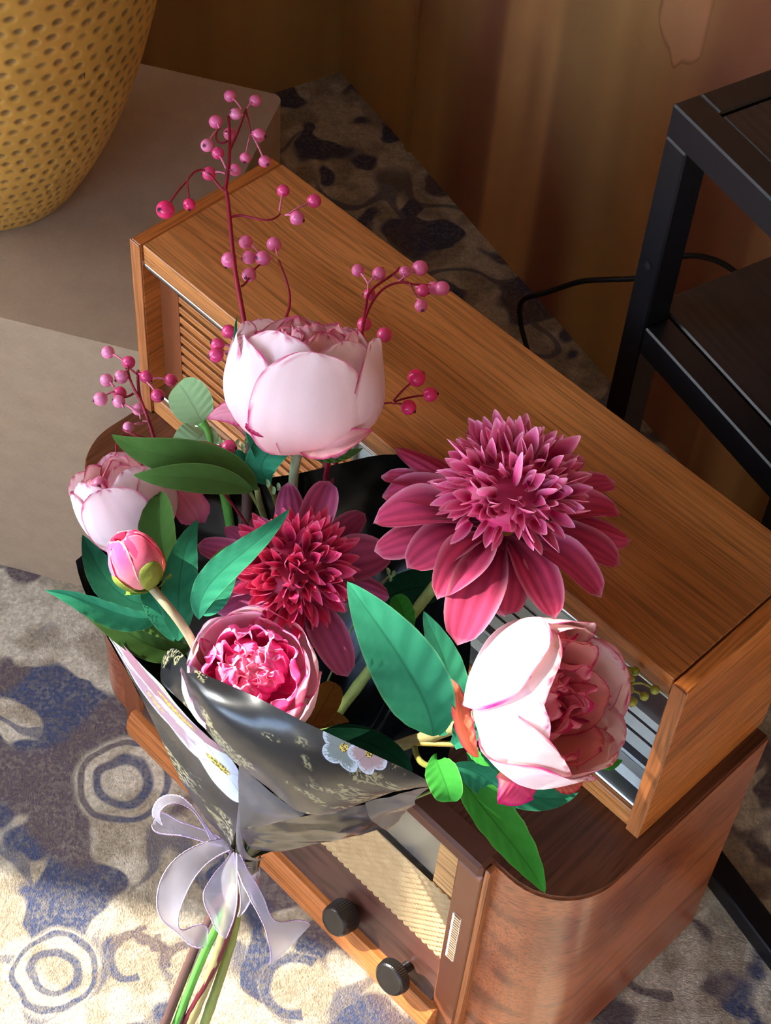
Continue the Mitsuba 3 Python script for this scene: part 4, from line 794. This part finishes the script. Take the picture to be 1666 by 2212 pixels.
# ------------------------------------------------------------------ the wrap
def _print(p, n, uv):
    x, y = uv.x, uv.y
    gr = fbm(x*42, y*42, 3.0, 3); sp = noise(x*620, y*620, 1.0)
    col = mix(V3(s3(15, 16, 19)), V3(s3(27, 28, 31)), fbm(x*20, y*20, 9.0, 2))
    gold = smoothstep(0.585, 0.67, gr)*smoothstep(0.40, 0.62, sp)
    col = mix(col, V3(s3(128, 124, 96)), gold*0.8)
    for cx, cy, r, np_, ph, tone in FLOWERS:
        dx, dy = x-cx, (y-cy)*(0.5 if cx < 0.2 else 1.0); d = dr.sqrt(dx*dx+dy*dy); a = dr.atan2(dy, dx)+ph
        lob = 0.72+0.28*dr.abs(dr.cos(a*np_*0.5)); edge = r*lob
        ins = smoothstep(edge, edge*0.97, d)
        streak = noise(a*38, d*20/r*0.4, 2.0)
        fr = d/edge
        pet = mix(V3(tone), V3(s3(176, 190, 206)), smoothstep(0.55+0.35*streak, 0.70+0.4*streak, fr))
        gap = smoothstep(0.10, 0.0, dr.abs(dr.cos(a*np_*0.5)))
        pet = mix(pet, V3(s3(120, 96, 104)), gap*0.8)
        cen = smoothstep(0.20*r, 0.16*r, d)
        pet = mix(pet, mix(V3(s3(60, 52, 20)), V3(s3(206, 186, 90)), smoothstep(0.4, 0.6, noise(x*1500, y*1500, 5.0))), cen)
        col = mix(col, pet, ins)
    return col
FLOWERS = [(0.092, 0.048, 0.042, 5, 0.3, s3(128, 92, 108)), (0.070, 0.108, 0.030, 5, 1.4, s3(180, 190, 212)), (0.048, 0.070, 0.024, 5, 0.9, s3(128, 104, 122)), (0.125, 0.012, 0.020, 4, 0.9, s3(150, 170, 170)), (0.552, 0.125, 0.020, 5, 0.2, s3(110, 124, 124)), (0.572, 0.121, 0.018, 5, 1.0, s3(150, 130, 136))]
FLOWERS = [tuple(float(v) for v in f[:5])+(f[5],) for f in FLOWERS]
bsdf('wrap_print', P(_print), 0.27, 0.45, clearcoat=0.3, clearcoat_gloss=0.9)
bsdf('wrap_black', s3(8, 9, 11), 0.16, 0.22)
bsdf('wrap_grey', P(lambda p, n, uv: mix(V3(s3(64, 64, 72)), V3(s3(46, 46, 52)), fbm(uv.x*30, uv.y*30, 1.0, 2))), 0.26, 0.45, clearcoat=0.3)
WR = thing('flower_wrap', 'black and silver film wrapped round the bouquet, printed with white blossoms and gold specks', 'wrapping')
def sheet(name, rows, mat, nu=26, nv=14, crinkle=0.0012, uv0=(0, 0), label=None, seed=1):
    """A sheet of film through rows of points (px, py, z); the two faces stand 0.4 mm apart."""
    R_ = np.array([spline([q if len(q) == 3 and isinstance(q, np.ndarray) else at(*q) for q in row], nu) for row in rows])
    G = np.stack([spline(R_[:, i], nv) for i in range(nu)], 1)
    du = np.gradient(G, axis=1); dv = np.gradient(G, axis=0); N = np.cross(du, dv); N /= np.linalg.norm(N, axis=-1, keepdims=True)+1e-9
    G = G+N*(crinkle*2*(meshkit.fbm(G*38, 3, seed)-0.5))[..., None]
    U_ = np.concatenate([np.zeros((nv, 1)), np.cumsum(np.linalg.norm(np.diff(G, axis=1), axis=-1), 1)], 1)+uv0[0]
    V_ = np.concatenate([np.zeros((1, nu)), np.cumsum(np.linalg.norm(np.diff(G, axis=0), axis=-1), 0)], 0)+uv0[1]
    k = part_key(WR, name); scene[k] = mikit.ply(grid_mesh(G), mat, smooth=True, uv=np.stack([U_, V_], -1).reshape(-1, 2))
    if label: labels[k] = {'label': label}
tie = lambda dx, dy, dz: TIE+np.array([dx, dy, dz])
# back sheet, dark inside, from the left corner round behind the flowers to the right of the front fold
sheet('back_sheet', [[(163, 1212, 0.50), (250, 1150, 0.505), (400, 1080, 0.515), (560, 1038, 0.535), (690, 1014, 0.552), (885, 984, 0.565), (985, 1080, 0.545), (1020, 1300, 0.50), (1000, 1520, 0.475), (940, 1690, 0.475)],
                     [(250, 1410, 0.45), (330, 1330, 0.445), (450, 1290, 0.44), (590, 1270, 0.445), (700, 1270, 0.45), (830, 1290, 0.455), (900, 1380, 0.44), (905, 1500, 0.42), (890, 1620, 0.41), (860, 1730, 0.41)],
                     [tie(-0.014, 0.000, 0.02), tie(-0.011, 0.008, 0.02), tie(-0.005, 0.013, 0.02), tie(0.0, 0.014, 0.02), tie(0.005, 0.013, 0.02), tie(0.010, 0.010, 0.02), tie(0.013, 0.006, 0.02), tie(0.014, 0.0, 0.02), tie(0.013, -0.005, 0.02), tie(0.012, -0.008, 0.02)]],
      'wrap_black', 60, 26, 0.003, label='black inner side of the wrap')
# left panel, printed
sheet('left_panel', [[(165, 1214, 0.502), (215, 1330, 0.505), (300, 1430, 0.51), (352, 1482, 0.515)],
                     [(250, 1395, 0.462), (300, 1475, 0.462), (395, 1555, 0.465), (450, 1590, 0.468)],
                     [(345, 1590, 0.40), (390, 1620, 0.405), (460, 1660, 0.41), (518, 1672, 0.415)],
                     [(412, 1722, 0.335), (440, 1740, 0.338), (480, 1760, 0.34), (514, 1780, 0.345)],
                     [tie(-0.013, -0.002, 0.022), tie(-0.010, -0.006, 0.02), tie(-0.006, -0.010, 0.02), tie(-0.002, -0.012, 0.02)]],
      'wrap_print', 30, 34, 0.0010, label='silver film printed with white and pink blossoms')
# front band, folded over, its upper edge cutting across the magenta peony
sheet('front_fold', [[(352, 1420, 0.508), (368, 1402, 0.514), (392, 1410, 0.530), (430, 1448, 0.556), (545, 1502, 0.574), (660, 1560, 0.576), (800, 1626, 0.548), (938, 1692, 0.510)],
                     [(346, 1450, 0.506), (352, 1450, 0.511), (385, 1462, 0.536), (450, 1520, 0.562), (560, 1590, 0.560), (670, 1650, 0.546), (800, 1690, 0.518), (938, 1694, 0.504)],
                     [(350, 1480, 0.512), (375, 1500, 0.516), (420, 1545, 0.516), (490, 1630, 0.500), (580, 1705, 0.478), (660, 1758, 0.460), (790, 1732, 0.468), (936, 1697, 0.494)]],
      'wrap_print', 44, 16, 0.0016, (0.35, 0.12), 'dark film band folded over the front')
sheet('front_panel', [[(515, 1652, 0.470), (560, 1692, 0.463), (610, 1730, 0.455), (660, 1758, 0.448)],
                      [(516, 1720, 0.430), (550, 1740, 0.432), (590, 1755, 0.435), (640, 1768, 0.437)],
                      [(520, 1792, 0.390), (545, 1786, 0.396), (580, 1780, 0.402), (625, 1770, 0.412)]],
      'wrap_grey', 20, 16, 0.0022, label='pale silver crease of the wrap')
sheet('inner_fold', [[(518, 1660, 0.440), (521, 1660, 0.441), (524, 1662, 0.441)], [(512, 1770, 0.36), (516, 1772, 0.362), (521, 1776, 0.362)], [(522, 1850, 0.285), (530, 1852, 0.287), (540, 1850, 0.288)], [(560, 1858, 0.27), (566, 1854, 0.272), (572, 1850, 0.272)]], 'wrap_grey', 8, 24, 0.0006)
sheet('under_fold', [[(520, 1790, 0.380), (620, 1770, 0.40), (760, 1742, 0.43), (905, 1706, 0.47)],
                     [(530, 1820, 0.335), (620, 1810, 0.345), (740, 1790, 0.37), (880, 1735, 0.43)],
                     [(560, 1840, 0.295), (640, 1835, 0.31), (730, 1815, 0.335), (835, 1790, 0.37)]],
      'wrap_black', 36, 14, 0.003, label='black shiny underside of the wrap')
sheet('clear_corner', [[(790, 1736, 0.452), (840, 1722, 0.462), (905, 1705, 0.482), (936, 1697, 0.488)], [(800, 1765, 0.425), (845, 1752, 0.432), (880, 1735, 0.445), (908, 1716, 0.468)], [(835, 1794, 0.385), (850, 1782, 0.392), (872, 1762, 0.41), (895, 1736, 0.44)]],
      'wrap_grey', 20, 14, 0.003)
sheet('collar', [[tie(-0.013, -0.004, 0.02), tie(0.0, -0.015, 0.022), tie(0.014, -0.004, 0.02), tie(0.010, 0.010, 0.02)], [tie(-0.012, -0.004, -0.004), tie(0.0, -0.013, -0.004), tie(0.013, -0.004, -0.004), tie(0.010, 0.010, -0.004)], [tie(-0.013, -0.004, -0.03), tie(0.001, -0.015, -0.032), tie(0.016, -0.006, -0.034), tie(0.012, 0.010, -0.03)]],
      'wrap_print', 24, 14, 0.004)

# ------------------------------------------------------------------ the ribbon bow
scene['organza'] = {'type': 'principledthin', 'base_color': C(s3(234, 232, 250)), 'roughness': 0.22, 'spec_trans': 0.70, 'diff_trans': 1.1, 'eta': 1.2}
bsdf('ribbon_wire', s3(200, 176, 206), 0.5, 0.5)
BW = thing('ribbon_bow', 'sheer lilac organza ribbon bow with corded edges tied round the stems', 'bow')
def ribbon(name, e1, e2, n=44):
    A = spline([at(*q) for q in e1], n); B = spline([at(*q) for q in e2], n)
    t = np.linspace(0, 1, 9)[None, :, None]; G = A[:, None]*(1-t)+B[:, None]*t
    N = np.cross(np.gradient(G, axis=0), np.gradient(G, axis=1)); N /= np.linalg.norm(N, axis=-1, keepdims=True)+1e-9
    G = G+N*(0.0016*np.sin(np.pi*t[..., 0])*np.sin(np.linspace(0, 9, n))[:, None])[..., None]+N*(0.0010*2*(meshkit.fbm(G*90, 2)-0.5))[..., None]
    k = part_key(BW, name); scene[k] = mikit.ply(grid_mesh(G), 'organza', smooth=True)
    for E_ in (G[:, 0], G[:, -1]):
        q = spline(E_[::3], 150); d = 0.00022*np.sin(np.arange(150)*1.3)
        scene[part_key(k, 'corded_edge')] = mikit.ply(tube(q+d[:, None]*UP, 0.00062, 5), 'ribbon_wire', smooth=True)
zb = 0.30
ribbon('loop', [(478, 1818, .285), (440, 1775, .30), (390, 1722, .315), (350, 1722, .315), (330, 1745, .31), (336, 1770, .305)], [(455, 1815, .288), (430, 1768, .305), (385, 1735, .325), (352, 1745, .33), (345, 1760, .325), (352, 1785, .315)])
ribbon('loop', [(336, 1768, .306), (350, 1755, .305), (380, 1770, .30), (420, 1785, .292), (480, 1812, .285)], [(328, 1782, .30), (345, 1800, .295), (390, 1805, .29), (430, 1815, .287), (486, 1828, .283)])
ribbon('loop', [(480, 1812, .29), (430, 1825, .305), (370, 1865, .315), (341, 1925, .305), (346, 1980, .29), (375, 2008, .275), (410, 2040, .265), (448, 2043, .26)], [(505, 1835, .288), (470, 1850, .30), (425, 1890, .31), (396, 1945, .305), (385, 1985, .295), (395, 2010, .28), (428, 1998, .275), (450, 2030, .262)])
ribbon('loop', [(500, 1838, .288), (470, 1880, .295), (440, 1930, .29), (450, 1970, .275), (470, 2010, .262), (486, 2026, .26)], [(512, 1842, .288), (513, 1900, .30), (512, 1950, .295), (505, 1985, .28), (495, 2012, .268), (488, 2027, .26)])
ribbon('tail', [(505, 1840, .288), (520, 1900, .30), (545, 1950, .295), (570, 2000, .275), (583, 2050, .25), (586, 2085, .235)], [(518, 1845, .287), (548, 1900, .285), (568, 1935, .275), (590, 1985, .262), (625, 1990, .25), (672, 1998, .235)])
ribbon('tail', [(508, 1850, .283), (515, 1900, .275), (520, 1945, .265), (512, 1980, .25)], [(520, 1850, .283), (540, 1890, .27), (545, 1930, .262), (520, 1975, .25)])
ribbon('band', [(486, 1826, .268), (500, 1842, .275), (520, 1850, .276), (545, 1845, .268)], [(492, 1842, .255), (503, 1862, .262), (522, 1872, .263), (550, 1866, .255)])
